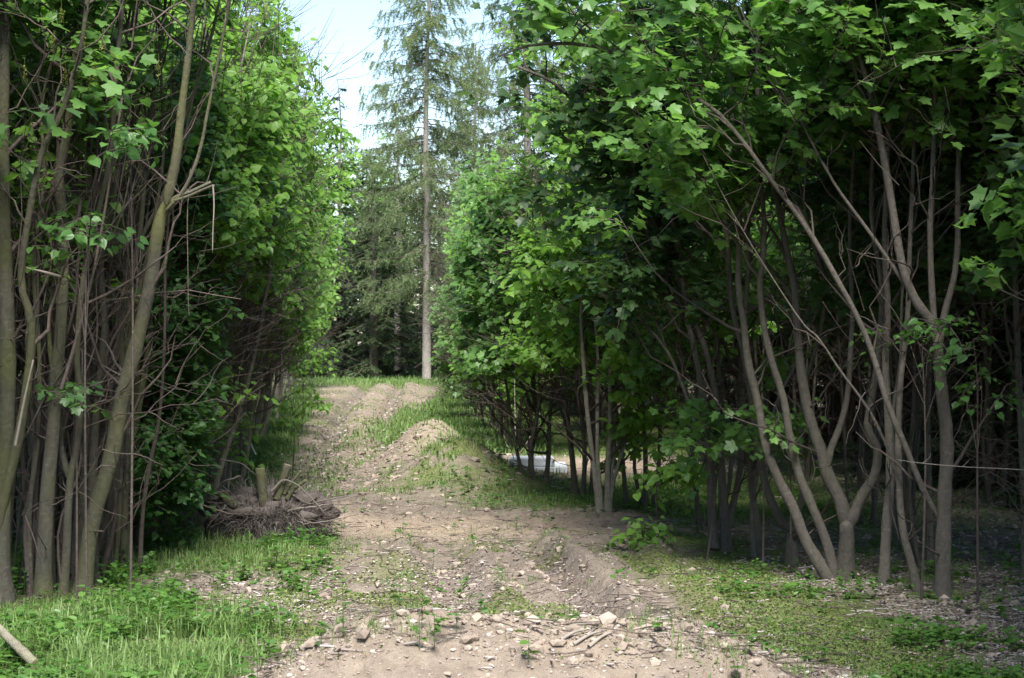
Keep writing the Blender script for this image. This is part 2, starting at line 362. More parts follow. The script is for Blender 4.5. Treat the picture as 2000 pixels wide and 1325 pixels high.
def hfull(x, y):
    z = hbase(x, y)
    g, mu, mo, sa = masks(x, y)
    bare = (1 - g) * (1 - .5 * mo)
    near = 1 - .55 * ss(30, 60, y)
    z = z + near * bare * (.085 * (fbm(x * 3.2, y * 3.2, 4, 51) - .5) + .055 * (fbm(x * 11, y * 11, 3, 61) - .5)) + (1 - near) * .02 * (fbm(x * 2, y * 2, 3, 51) - .5)
    z = z + near * bare * .02 * ss(.62, .8, vnoise(x * 9, y * 9, 71))
    return z
def ground():
    ys = [4.0]
    while ys[-1] < 900:
        d = ys[-1]; ys.append(d + (.25 if d < 8.6 else .03 if d < 22 else .045 if d < 30 else .12 if d < 45 else .25 if d < 80 else d * .04))
    ys = np.array([-300, -100, -40, -15, -5, 0, 2] + ys)
    xs = [0.0]
    while xs[-1] < 700:
        d = xs[-1]; xs.append(d + (.032 if d < 2.6 else .06 if d < 5 else .3 if d < 12 else d * .12))
    xs = np.array(xs); xs = np.concatenate([-xs[:0:-1], xs])
    X, Y = np.meshgrid(xs, ys); Z = hfull(X, Y)
    V = np.stack([X, Y, Z], -1).reshape(-1, 3); ny, nx = X.shape
    i = np.arange(ny * nx).reshape(ny, nx)
    Fc = np.stack([i[:-1, :-1], i[:-1, 1:], i[1:, 1:], i[1:, :-1]], -1).reshape(-1, 4)
    mb = MB(); mb.add(V, Fc); o = mb.build('ground', M['ground'])
    for nme, a in zip(('grass', 'mulch', 'moss', 'sand'), masks(X, Y)):
        at = o.data.attributes.new(nme, 'FLOAT', 'POINT'); at.data.foreach_set('value', np.clip(a, 0, 1).astype(np.float32).ravel())
    tag(o, 'rutted sandy soil track with grass verges and mossy patches', 'ground', kind='structure')
ground()

# ------------------------------------------------------------------ trees
def sprays(rng, mb, S, D, L, k, tmpl, size, mat, hang=.3, light=None, varb=0., twigmat=1, twig=True, sides=3):
    """leafy shoots: S start, D dir, L length, k leaves each"""
    N = len(S)
    if N == 0: return
    t = (np.arange(k) + .6) / k
    side = nrm(np.cross(D, UP)); droop = rng.uniform(.05, .35, (N, 1, 1)) * L[:, None, None]
    tt = t[None, :, None]
    P = S[:, None] + D[:, None] * L[:, None, None] * tt - UP * droop * tt ** 2
    sg = np.where(np.arange(k) % 2 == 0, 1., -1.)[None, :, None]
    xd = D[:, None] * .55 + side[:, None] * sg * rng.uniform(.5, 1.1, (N, k, 1)) + rng.normal(0, .28, (N, k, 3)) - UP * hang * rng.uniform(.3, 1.6, (N, k, 1))
    n = UP * .75 + rng.normal(0, .38, (N, k, 3))
    if light is not None: n = n + light * .5
    sz = size * rng.uniform(.4, 1.25, (N, k))
    pet = nrm(xd) * sz[..., None] * .35
    P2 = P + pet + rng.normal(0, .015, (N, k, 3))
    v = np.clip(rng.random((N, k)) * .6 + (rng.random((N, 1)) - .3) * .6 + varb, 0, 1)
    leaves(mb, tmpl, P2.reshape(-1, 3), xd.reshape(-1, 3), n.reshape(-1, 3), sz.ravel(), mat, v.ravel())
    if twig:
        q = np.array([0, .5, 1.])[None, :, None]
        T = S[:, None] + D[:, None] * L[:, None, None] * q - UP * droop * q ** 2
        tubes(mb, T, np.broadcast_to(np.array([.0045, .003, .0015]), (N, 3)), sides, twigmat, .5)

def grow(rng, mbT, mbL, stems, spec):
    """stems: list of (P(m,3), R(m)); adds branches to mbT and leafy shoots to mbL"""
    s = dict(nb=12, t0=.3, t1=.97, bl=1.1, bl_end=.45, elev=(25, 60), bias=None, biasw=.5, dens=9, k=9, tmpl=LIME1, size=.09, mat=0,
             keep=None, hang=.3, sl=(.22, .5), dead=6, deadlen=.8, light=None, varb=0., bare=.12, brr=.011, twig=True, deadt=(.06, .75), deade=(5, 65))
    s.update(spec)
    BP = []; BR = []; SS = []; SD = []; DP = []; DR = []
    for P, R in stems:
        P = np.asarray(P); m = len(P)
        seg = np.r_[0, np.cumsum(np.linalg.norm(np.diff(P, axis=0), axis=1))]; tot = seg[-1]
        def at(t): return np.array([np.interp(t * tot, seg, P[:, i]) for i in range(3)])
        nb = max(1, int(s['nb'] * tot / 6))
        for b in range(nb):
            t = s['t0'] + (s['t1'] - s['t0']) * (b + rng.random()) / nb
            p0 = at(t); a = rng.uniform(0, 2 * pi); h = np.array([cos(a), sin(a), 0])
            if s['bias'] is not None: h = nrm(h + s['biasw'] * np.asarray(s['bias']))
            e = radians(rng.uniform(*s['elev'])); d = h * cos(e) + UP * sin(e)
            L = (s['bl'] + (s['bl_end'] - s['bl']) * t) * rng.uniform(.6, 1.3)
            q = np.linspace(0, 1, 7)[:, None]
            cv = rng.uniform(-.25, .35); wob = np.cumsum(rng.normal(0, .035 * L, (7, 3)), 0); wob[0] = 0
            B = p0 + d * L * q + UP * cv * L * q ** 2 + wob
            BP.append(B); r0 = min(np.interp(t * tot, seg, R) * .6, s['brr'] * (1.2 + L * .4)); BR.append(r0 * (1 - .8 * q[:, 0]))
            ns = int(s['dens'] * L * rng.uniform(.7, 1.3)) + 1
            u = rng.uniform(.2, 1, ns) ** .8; u[0] = 1
            st = np.stack([np.interp(u, q[:, 0], B[:, i]) for i in range(3)], -1)
            dd = nrm(d + nrm(rng.normal(0, 1, (ns, 3)) * np.array([1, 1, .55])) * 1.15)
            SS.append(st); SD.append(dd)
        for b in range(int(s['dead'] * tot / 6)):
            t = rng.uniform(*s['deadt']); p0 = at(t); a = rng.uniform(0, 2 * pi); e = radians(rng.uniform(*s['deade']))
            d = np.array([cos(a) * cos(e), sin(a) * cos(e), sin(e)]); L = s['deadlen'] * rng.uniform(.3, 1.4)
            q = np.linspace(0, 1, 7)[:, None]; wob = np.cumsum(rng.normal(0, .045 * L, (7, 3)), 0); wob[0] = 0
            B = p0 + d * L * q + UP * rng.uniform(-.1, .35) * L * q ** 2 + wob
            DP.append(B); DR.append(rng.uniform(.004, .009) * (1 - .75 * q[:, 0]))
            for _ in range(2):
                j = rng.integers(2, 6); d2 = nrm(d + rng.normal(0, .6, 3)); L2 = L * rng.uniform(.25, .6)
                DP.append(B[j] + d2 * L2 * q + np.cumsum(rng.normal(0, .03 * L2, (7, 3)), 0)); DR.append(.004 * (1 - .7 * q[:, 0]))
    if DP: tubes(mbT, np.array(DP), np.array(DR), 4, 1, rng.random(len(DP)))
    if not BP: return
    BP = np.array(BP); BR = np.array(BR)
    S = np.concatenate(SS); D = np.concatenate(SD); Ls = rng.uniform(*s['sl'], len(S))
    if s['keep'] is not None:
        kp = s['keep'](S + D * Ls[:, None] * .5); kb = s['keep'](BP[:, -1])
        br = rng.random(len(S)) < s['bare']
        rej = S[~kp & br]; rd = D[~kp & br]; rl = Ls[~kp & br]
        if len(rej):
            q = np.array([0, .5, 1.])[None, :, None]
            tubes(mbT, rej[:, None] + rd[:, None] * rl[:, None, None] * q + UP * .06 * q ** 2, np.broadcast_to(np.array([.004, .003, .0015]), (len(rej), 3)), 3, 1, .4)
        S, D, Ls = S[kp], D[kp], Ls[kp]
        keepb = kb | (rng.random(len(BP)) < (.35 if s['bare'] < .4 else .10)); BP, BR = BP[keepb], BR[keepb]
    if len(BP): tubes(mbT, BP, BR, 5, 1 if s['brr'] < .012 else 0, rng.uniform(.2, .6, len(BP)))
    sprays(rng, mbL, S, D, Ls, s['k'], s['tmpl'], s['size'], s['mat'], s['hang'], s['light'], s['varb'], 1, s['twig'])

def mkstem(rng, pts, r0, r1, m=26, knots=True, wob=.012, flare=.45):
    P = crom(pts, m); P[1:-1] += np.cumsum(rng.normal(0, wob * .5, (m - 2, 3)), 0) * np.sin(np.linspace(0, pi, m - 2))[:, None] * .5 * np.array([1, 1, 0])
    t = np.linspace(0, 1, m)
    R = r0 + (r1 - r0) * t ** .85
    sg = np.r_[0, np.cumsum(np.linalg.norm(np.diff(P, axis=0), axis=1))]; R = R * (1 + flare * np.exp(-sg / .10))
    if knots: R = R * (1 + .10 * (rng.random(m) > .72))
    return P, R

def auto_stems(rng, n, H, spread, r0, basew=.12, lean=(0, 0), wob=.02, m=22):
    out = []
    for i in range(n):
        a = 2 * pi * i / n + rng.uniform(-.6, .6); b = np.array([cos(a), sin(a), 0]) * basew * rng.uniform(.4, 1)
        h = H * rng.uniform(.75, 1.08); sp = spread * rng.uniform(.4, 1.1)
        q = np.array([0, .12, .3, .5, .72, 1.])
        pts = np.array([b + np.array([cos(a), sin(a), 0]) * sp * (x ** .9) + np.array([*lean, 0]) * x ** 1.4 * h * .3 + UP * (x * h - .08) for x in q])
        pts[1:] += rng.normal(0, .05, (5, 3)) * np.array([1, 1, 0])
        out.append(mkstem(rng, pts, r0 * rng.uniform(.6, 1.1), .006, m, True, wob))
    return out

def tree(name, label, cat, group, base, rng, stems, specs, barks, leafm, sides=8):
    """stems in local coords; specs list of dicts or one"""
    root = empty(name, tuple(base), label, cat, group)
    mT = MB(); mL = MB()
    for P, R in stems: tubes(mT, P[None], R[None], sides, 0, rng.uniform(.3, .7, 1), cap=0)
    for sp in (specs if isinstance(specs, list) else [specs]):
        idx = sp.pop('stems', None) if 'stems' in sp else None
        grow(rng, mT, mL, stems if idx is None else [stems[i] for i in idx], sp)
    mT.build('trunk', barks, root)
    if mL.n: mL.build('crown', leafm, root)
    return root

def gz(x, y): return float(hbase(np.array(x, float), np.array(y, float)))
LIGHT = np.array([.45, -.5, .6])

# --- hero trees of the right-hand clump, stems traced in the photo and set at their real distance
def hero(name, label, d, base_px, stems_px, seed, spec, barks, leafm, cat='tree', group=None, ext=1.5, dd=0.):
    rng = np.random.default_rng(seed)
    bx = (base_px[0] - 1000) / F * d; base = np.array([bx, d, gz(bx, d) - .03])
    st = []
    for wpx0, wpx1, pts, *fl in stems_px:
        e = fl[0] if fl else 1
        jd = rng.uniform(-.12, .12) if dd == 0 else dd
        n = len(pts); P = []
        for i, (a, b) in enumerate(pts):
            y = d + jd * i / max(n - 1, 1) * 1.2
            P.append(W(a, b, y))
        P = np.array(P)
        r1 = wpx1 * .5 / F * d
        if e:
            dr = nrm(P[-1] - P[-2]); dr = nrm(dr + UP * .4)
            P = np.vstack([P, P[-1] + dr * ext * .5, P[-1] + dr * ext * .5 + nrm(dr + UP * .5 + rng.normal(0, .1, 3)) * ext * .5]); r1 *= .45
        if (pts[0][1] > 1070 if d < 18 else pts[0][1] > 990) or pts[0] == base_px: P[0, 2] = base[2] - .02
        ps, rs = mkstem(rng, P - base, wpx0 * .5 / F * d, r1, 34, len(pts) > 4, .006 if len(pts) > 4 else .002, .5 if (pts[0][1] > 1040 or d > 18) else 0.)
        if not e: rs[-5:] *= np.array([.97, .93, .85, .68, .25]) if wpx0 > 12 else 1.
        if pts[0][1] < 1045 and d < 18: rs[:2] *= np.array([.45, .85])
        st.append((ps, rs))
    return tree(name, label, cat, group, base, rng, st, spec, barks, leafm, 10)

def keep_z(z0, base, fn=None, noise_amp=.5, seed=5):
    """world-height rule for foliage"""
    b = np.asarray(base)
    def f(P):
        Wp = P + b
        n = vnoise(Wp[:, 0] * 1.3 + 17, Wp[:, 1] * .9 + Wp[:, 2] * 1.1, seed) - .5
        z = z0 if not callable(z0) else z0(Wp)
        k = Wp[:, 2] > z + noise_amp * n
        if fn is not None: k &= fn(Wp)
        return k
    return f
def gapn(Wp, seed=9, s=2.2, th=.33):
    return vnoise(Wp[:, 0] * s + Wp[:, 2] * .7, Wp[:, 1] * s * .7 + Wp[:, 2] * s, seed) > th

BR_ = [M['bark_r'], M['twig']]; BL_ = [M['bark_l'], M['deadtwig']]
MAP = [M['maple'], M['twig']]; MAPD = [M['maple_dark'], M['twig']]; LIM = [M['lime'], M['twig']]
def rz(x):   # lower limit of leaves on the right-hand trees, from the photo
    return lambda Wp: np.interp(1000 + F * Wp[:, 0] / Wp[:, 1], [950, 1250, 1450, 1600, 1800, 2000, 2300], [2.6, 2.7, 2.9, 3.05, 3.1, 2.75, 2.5])
def hspec(base_px, d, **k):
    bx = (base_px[0] - 1000) / F * d; b = (bx, d, gz(bx, d))
    s = dict(nb=24, t0=.35, bl=1.3, bl_end=.6, dens=14, k=8, tmpl=MAPLE0, size=.094, keep=keep_z(rz(0), b, lambda Wp: gapn(Wp, 9, 2.0, .25), .5), dead=9, deadlen=.75, deade=(28, 70), light=LIGHT, bare=.08, hang=.5)
    s.update(k); return s

hero('maple_tree', 'straight mossy-footed maple on the far right that forks into three above a leafy collar', 13.4, (1840, 1170), [
    (30, 22, [(1840, 1170), (1843, 1000), (1848, 850), (1838, 750), (1830, 650)], 0),
    (22, 12, [(1832, 690), (1826, 640), (1790, 590), (1762, 520), (1742, 400), (1715, 250), (1690, 150), (1652, 40), (1640, -20)]),
    (15, 9, [(1830, 680), (1822, 600), (1815, 450), (1822, 300), (1825, 120), (1820, 0)]),
    (16, 9, [(1834, 680), (1845, 610), (1866, 520), (1870, 380), (1875, 200), (1885, 0)]),
    (13, 6, [(1838, 1020), (1802, 955), (1769, 873), (1733, 786), (1706, 693), (1676, 620), (1650, 570), (1600, 480), (1560, 420), (1500, 340), (1450, 270), (1400, 215), (1350, 185), (1290, 135), (1200, 100), (1110, 85), (1030, 90), (975, 110)], 0),
    (9, 4, [(1770, 560), (1730, 500), (1690, 440), (1640, 370), (1600, 300), (1570, 240), (1540, 200)]),
], 11, hspec((1840, 1170), 13.4, brr=.009), BR_, MAP)
hero('maple_tree', 'stout maple forking low into three rising arms, right of the leaning pair', 14.4, (1652, 1132), [
    (38, 26, [(1652, 1132), (1652, 1090), (1653, 1050), (1652, 1018)], 0),
    (30, 11, [(1653, 1040), (1644, 985), (1616, 928), (1605, 885), (1583, 819), (1567, 737), (1558, 655), (1552, 560), (1540, 500), (1520, 400), (1500, 300)]),
    (16, 9, [(1614, 920), (1622, 880), (1638, 841), (1654, 780), (1662, 682), (1665, 600), (1660, 450), (1668, 300)]),
    (25, 10, [(1654, 1039), (1668, 1005), (1681, 972), (1709, 923), (1711, 874), (1692, 835), (1703, 764), (1714, 682), (1720, 560), (1700, 420), (1705, 250)]),
], 12, hspec((1652, 1132), 14.4, varb=-.05), BR_, MAP)
hero('maple_tree', 'pair of maple stems leaning left out of one stool beside the stout forked maple', 14.4, (1632, 1130), [
    (26, 10, [(1632, 1130), (1605, 1109), (1572, 1054), (1550, 994), (1523, 945), (1495, 874), (1480, 790), (1458, 700), (1452, 640), (1440, 560), (1442, 473), (1444, 374), (1432, 274), (1427, 150)]),
    (21, 10, [(1634, 1125), (1616, 1065), (1583, 983), (1556, 917), (1539, 846), (1528, 780), (1506, 709), (1490, 644), (1481, 558), (1489, 498), (1491, 423), (1484, 349), (1479, 249), (1478, 120)]),
], 13, hspec((1632, 1130), 14.4), BR_, MAP)
hero('maple_tree', 'grey maple with a crooked left arm behind the leaning pair of stems', 15.4, (1547, 1112), [
    (26, 20, [(1547, 1112), (1546, 1060), (1545, 1025)], 0),
    (19, 9, [(1546, 1040), (1523, 1012), (1495, 950), (1479, 863), (1468, 791), (1449, 682), (1429, 600), (1419, 473), (1399, 324), (1385, 220)]),
    (14, 8, [(1547, 1040), (1560, 990), (1568, 950), (1562, 850), (1570, 760), (1600, 650), (1610, 560), (1580, 450)]),
], 14, hspec((1547, 1112), 15.4, varb=-.1), BR_, MAP)
hero('maple_tree', 'upright maple stem between the forked maple and the curved one', 13.9, (1725, 1147), [
    (22, 14, [(1725, 1147), (1731, 1038), (1739, 928), (1736, 819), (1731, 709), (1735, 600), (1728, 480), (1735, 300)]),
    (9, 5, [(1737, 880), (1745, 800), (1760, 700), (1765, 560), (1790, 420)]),
], 15, hspec((1725, 1147), 13.9, varb=-.1), BR_, MAP)
hero('maple_tree', 'slim curved maple stem just left of the straight mossy-footed maple', 13.6, (1796, 1158), [
    (18, 11, [(1796, 1158), (1780, 1103), (1763, 1038), (1755, 956), (1753, 846), (1758, 737), (1769, 644), (1775, 500), (1780, 380), (1785, 250)]),
    (8, 4, [(1757, 960), (1742, 900), (1722, 850), (1690, 790), (1640, 720), (1600, 660), (1560, 620)]),
], 16, hspec((1796, 1158), 13.6), BR_, MAP)
hero('maple_tree', 'dark pair of upright maple trunks at the left end of the near right-hand group', 16.5, (1408, 1076), [
    (21, 10, [(1420, 1076), (1413, 983), (1408, 900), (1402, 800), (1385, 700), (1350, 600), (1320, 520)]),
    (19, 9, [(1394, 1070), (1389, 983), (1383, 900), (1372, 780), (1345, 640), (1300, 540), (1270, 470)]),
    (8, 4, [(1385, 950), (1350, 800), (1300, 680), (1230, 600), (1180, 560)], 0),
    (12, 5, [(1320, 540), (1260, 400), (1180, 270), (1090, 170), (1010, 130)], 0),
    (12, 6, [(1345, 620), (1310, 420), (1250, 250), (1180, 100), (1120, 0)]),
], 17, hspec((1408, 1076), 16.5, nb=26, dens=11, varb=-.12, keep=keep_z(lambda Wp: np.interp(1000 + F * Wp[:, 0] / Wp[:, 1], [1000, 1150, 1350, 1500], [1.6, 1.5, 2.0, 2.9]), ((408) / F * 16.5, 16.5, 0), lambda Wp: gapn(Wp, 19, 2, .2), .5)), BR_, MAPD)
hero('maple_tree', 'thin bent maple stem right of the dark pair of trunks', 16.0, (1490, 1087), [
    (16, 9, [(1490, 1087), (1479, 1027), (1468, 955), (1463, 873), (1470, 780), (1455, 650), (1462, 500), (1450, 380)]),
    (13, 7, [(1475, 1080), (1470, 1000), (1478, 930), (1500, 850), (1530, 760), (1560, 700)]),
], 18, hspec((1490, 1087), 16.0, varb=-.1), BR_, MAPD)

# pale multi-stemmed tree at the clearing
def keep_i(Wp):
    px = 1000 + F * Wp[:, 0] / Wp[:, 1]; py = 662.5 - (Wp[:, 2] - CAMZ) * F / Wp[:, 1]
    return (py < 690) | ((px > 1190) & (py < 930) & (px < 1330))
hero('lime_tree', 'pale sunlit cluster of five slim stems at the edge of the sandy crossing', 19.9, (1180, 1003), [
    (13, 8, [(1171, 1005), (1166, 957), (1157, 896), (1149, 821), (1143, 760), (1139, 700), (1135, 600), (1150, 500)]),
    (11, 7, [(1176, 1005), (1170, 942), (1166, 881), (1166, 790), (1167, 700), (1160, 600)]),
    (12, 8, [(1186, 1002), (1187, 911), (1191, 821), (1191, 730), (1195, 640)]),
    (10, 6, [(1189, 1002), (1193, 930), (1198, 860), (1201, 780), (1205, 680)]),
    (10, 5, [(1188, 1000), (1194, 960), (1206, 911), (1221, 860), (1227, 790), (1236, 724)]),
], 21, dict(nb=26, t0=.1, bl=.9, bl_end=.7, dens=11, k=9, tmpl=LIME0, size=.085, keep=keep_z(-9, (.9, 19.9, 0), keep_i), dead=10, deadlen=.6, light=LIGHT, hang=.9, sl=(.25, .45), varb=-.05), [M['bark_p'], M['twig']], LIM)

# --- left foreground group: traced stems
def lz(Wp):
    px = 1000 + F * Wp[:, 0] / Wp[:, 1]
    return np.interp(px, [-300, 0, 200, 300, 420, 520], [2.75, 2.85, 3.1, 3.9, 4.3, 4.4])
def lspec(bp, d, **k):
    bx = (bp[0] - 1000) / F * d
    s = dict(nb=20, t0=.3, bl=1.0, bl_end=.6, dens=7, k=7, tmpl=MAPLE0, size=.10, keep=keep_z(lz, (bx, d, gz(bx, d)), lambda Wp: gapn(Wp, 29, 2.4, .42), .5), dead=11, deadlen=.8, light=LIGHT, bare=.2, elev=(35, 72), hang=.5)
    s.update(k); return s
LH = [
    ('big mossy maple stem leaning right, with a snapped side limb', 13.9, (160, 1150), [
        (33, 24, [(160, 1150), (181, 1016), (219, 885), (241, 764), (263, 682), (294, 548), (309, 448), (327, 388)], 0),
        (23, 12, [(325, 400), (337, 345), (344, 309), (354, 214), (364, 125), (372, 25), (385, -60)]),
        (9, 6, [(322, 400), (345, 385), (372, 375), (412, 356)], 0), (7, 5, [(330, 395), (365, 385), (395, 372), (418, 362)], 0),
        (9, 5, [(325, 410), (360, 370), (390, 300), (410, 200), (430, 100), (450, 0)])]),
    ('thick yellow-green mossy stem against the left edge of the view', 13.2, (5, 1180), [
        (40, 34, [(5, 1180), (2, 1050), (12, 850), (15, 650), (8, 450), (5, 250), (8, 60), (12, -80)]),
        (22, 14, [(-25, 1180), (0, 1010), (33, 874), (55, 737), (60, 627), (40, 548), (55, 423), (80, 299), (110, 240), (150, 130), (170, 0)])]),
    ('rough grey stem with peeling bark near its foot, second from the left edge', 13.6, (84, 1182), [
        (34, 22, [(84, 1182), (86, 1090), (93, 956), (104, 835), (109, 737), (118, 627), (122, 448), (115, 349), (134, 224), (150, 100), (165, -20)]),
        (12, 7, [(60, 1180), (58, 1000), (75, 860), (80, 700), (70, 520), (90, 350), (85, 200), (120, 60)])]),
    ('smooth grey stem with bright lenticels bending near its foot', 13.7, (122, 1165), [
        (18, 14, [(122, 1165), (130, 1080), (133, 1000), (140, 920), (150, 880), (158, 780), (150, 700), (160, 560), (190, 420), (215, 300), (225, 150), (240, 0)]),
        (15, 10, [(137, 940), (120, 880), (112, 800), (105, 740), (95, 640), (110, 500)])]),
    ('twin grey stems standing close together left of the leaning mossy stem', 14.3, (150, 1140), [
        (26, 14, [(147, 1142), (158, 1020), (162, 900), (170, 800), (160, 650), (175, 500), (190, 350), (200, 200), (230, 50)]),
        (20, 11, [(185, 1120), (180, 980), (185, 860), (195, 750), (205, 640), (200, 500), (230, 350), (240, 200), (260, 50)])]),
    ('slender stems rising behind the leaning mossy stem', 14.9, (212, 1120), [
        (19, 9, [(190, 1120), (203, 1000), (225, 880), (240, 760), (235, 620), (270, 480), (285, 330), (300, 180), (320, 40)]),
        (15, 7, [(215, 1118), (230, 960), (228, 800), (250, 650), (262, 500), (320, 380), (350, 260), (400, 120), (430, 0)]),
        (14, 7, [(240, 1105), (245, 950), (250, 820), (246, 700), (275, 560), (300, 450), (320, 300), (315, 150)])]),
    ('purplish dead-looking stem right of the mossy leaning one', 14.8, (222, 1118), [
        (11, 8, [(222, 1118), (232, 1030), (236, 930), (240, 850), (238, 760), (250, 700)]),
        (9, 5, [(215, 1110), (213, 1000), (212, 930), (225, 860)], 0)]),
]
for i, (lab, d, bp, st) in enumerate(LH):
    hero('maple_tree', lab, d, bp, st, 100 + i, lspec(bp, d), BL_, MAP)

# --- dead brown poles and shoots threading the left group (one bushy thing each)
def pole_bunch(label, d0, x0, x1, n, seed, ytop=(-60, 300), wid=(5, 12), mats=None):
    rng = np.random.default_rng(seed); cx = ((x0 + x1) / 2 - 1000) / F * d0; base = np.array([cx, d0, gz(cx, d0) - .05])
    st = []
    for i in range(n):
        d = d0 + rng.uniform(-.35, .5); a = rng.uniform(x0, x1); b = a + rng.normal(90, 110); yt = rng.uniform(*ytop)
        q = np.linspace(0, 1, 8); yb = 662.5 + CAMZ * F / d
        pts = np.array([W(a + (b - a) * x ** 1.2 + rng.normal(0, 13), yb + (yt - yb) * x, d + rng.uniform(-.2, .2) * x) for x in q]); pts[0, 2] = base[2]
        st.append(mkstem(rng, pts - base, rng.uniform(*wid) * .5 / F * d, .004, 24, True, .012))
    return tree('coppice_stool', label, 'coppice', None, base, rng, st, dict(nb=6, dens=5, k=6, tmpl=LIME0, size=.09, dead=7, deadlen=.7, elev=(40, 78), keep=keep_z(lambda Wp: 2.0 + 0 * Wp[:, 0], base, lambda Wp: gapn(Wp, 77, 2.5, .68), .6), light=LIGHT), mats or [M['twig'], M['deadtwig']], LIM, 6)
pole_bunch('thicket of thin purple-brown shoots among the left-edge stems', 13.9, 0, 130, 16, 201, (-60, 300), (5, 15))
pole_bunch('thicket of thin brown shoots crossing behind the leaning mossy stem', 14.5, 120, 260, 12, 202, (-60, 400))
pole_bunch('dim grey poles filling the gap behind the left foreground stems', 15.6, -30, 240, 20, 203, (-60, 100), (11, 22), BL_)
pole_bunch('darkest thicket of poles at the back of the left foreground group', 17.0, -60, 250, 20, 204, (-60, 100), (11, 22), BL_)

# --- hornbeam: dark dense foliage behind the left group
def auto_tree(name, label, cat, group, x, y, seed, H, n, spread, r0, spec, barks, leafm, lean=(0, 0), basew=.15, wob=.02, sides=6):
    rng = np.random.default_rng(seed); base = np.array([x, y, gz(x, y) - .03])
    st = auto_stems(rng, n, H, spread, r0, basew, lean, wob)
    if 'keepw' in spec:
        kw = spec.pop('keepw'); spec['keep'] = lambda P, b=base, kw=kw: kw(P + b)
    return tree(name, label, cat, group, base, rng, st, spec, barks, leafm, sides)
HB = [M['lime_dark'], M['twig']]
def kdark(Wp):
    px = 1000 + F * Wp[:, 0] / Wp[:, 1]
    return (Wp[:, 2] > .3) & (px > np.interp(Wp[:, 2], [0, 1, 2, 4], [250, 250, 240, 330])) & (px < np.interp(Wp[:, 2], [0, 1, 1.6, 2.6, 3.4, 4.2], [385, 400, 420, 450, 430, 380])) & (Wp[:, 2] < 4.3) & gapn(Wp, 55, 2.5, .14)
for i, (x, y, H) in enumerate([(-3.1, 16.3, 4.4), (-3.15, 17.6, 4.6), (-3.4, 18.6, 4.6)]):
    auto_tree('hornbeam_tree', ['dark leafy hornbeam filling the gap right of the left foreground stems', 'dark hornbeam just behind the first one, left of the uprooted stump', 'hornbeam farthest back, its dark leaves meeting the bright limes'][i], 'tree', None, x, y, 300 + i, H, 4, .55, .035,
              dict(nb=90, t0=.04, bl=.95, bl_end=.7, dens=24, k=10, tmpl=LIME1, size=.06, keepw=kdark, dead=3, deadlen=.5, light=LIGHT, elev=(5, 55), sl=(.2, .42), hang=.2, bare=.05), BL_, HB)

# --- left row of coppiced limes
ys = [17.4, 18.8, 20.3, 21.8, 23.4, 25.2, 27.2, 29.4, 31.8, 34.5, 37.5, 41, 45, 49.5, 54.5, 60, 66]
ordl = ['first', 'second', 'third', 'fourth', 'fifth', 'sixth', 'seventh', 'eighth', 'ninth', 'tenth', 'eleventh', 'twelfth', 'thirteenth', 'fourteenth', 'fifteenth', 'sixteenth', 'seventeenth']
for i, y in enumerate(ys):
    x = np.interp(y, [17, 20, 28, 40, 66], [-3.05, -3.2, -4.05, -5.05, -7.3]) + (.12 if i % 2 else -.1)
    H = np.interp(y, [17, 25, 35, 66], [5.7, 5.4, 4.8, 5.2]) * (1 + .09 * ((i * 7) % 5 - 2) / 2)
    lod = LIME0 if y < 22 else LIME1
    def kw(Wp, y=y, x=x, H=H):
        # open below on the inner side, leafy towards the path from mid height
        zmin = np.interp(Wp[:, 0] - x, [-1.5, 0, .5, 1.2], [3.0, 2.6, 2.35, 2.15]) * np.interp(y, [17, 24, 34, 66], [1.0, 1.0, .72, .4])
        n = vnoise(Wp[:, 0] * 1.4, Wp[:, 1] * .8 + Wp[:, 2] * 1.2, 40) - .5; n2 = vnoise(Wp[:, 1] * .75 + 4, Wp[:, 2] * 1.1, 43) - .5
        px = 1000 + F * Wp[:, 0] / Wp[:, 1]; edge = np.interp(y, [17, 20, 26, 30, 40, 66], [1.0, 1.1, 1.85, 1.85, 1.5, 1.5]) * np.interp(Wp[:, 2], [.8, 1.8, 2.8, 4.0, 5.0, 6.2], [.2, .55, 1.25, 1.05, .6, .0])
        return (Wp[:, 2] > zmin + .9 * n) & (Wp[:, 0] - x < edge + .3 * n + .9 * n2) & (Wp[:, 2] < H + .3) & gapn(Wp, 41, 2.0, .33)
    auto_tree('lime_tree', f'multi-stemmed lime with bright leaves, {ordl[i]} of the left row counting back from the uprooted stump', 'tree', 'limes of the left row', x, y, 400 + i, H, 9 if y < 36 else 6, .75, .043 if y < 30 else .05,
              dict(nb=34, t0=.22, bl=1.15, bl_end=.55, bias=(1, -.25, 0), biasw=.75, dens=15 if y < 36 else 12, k=9, tmpl=lod, size=.074 if y < 30 else .088, keepw=kw, dead=(5 if y < 22 else 20) if y < 45 else 14, deadt=(.3, .8), deade=(35, 78), deadlen=.75, light=np.array([1.3, -1.2, .5]), hang=.6, elev=(20, 60), sl=(.25, .5), varb=.15, bare=.25),
              [M['bark_g'], M['deadtwig']], LIM, lean=(.10, 0), basew=.35, sides=6)

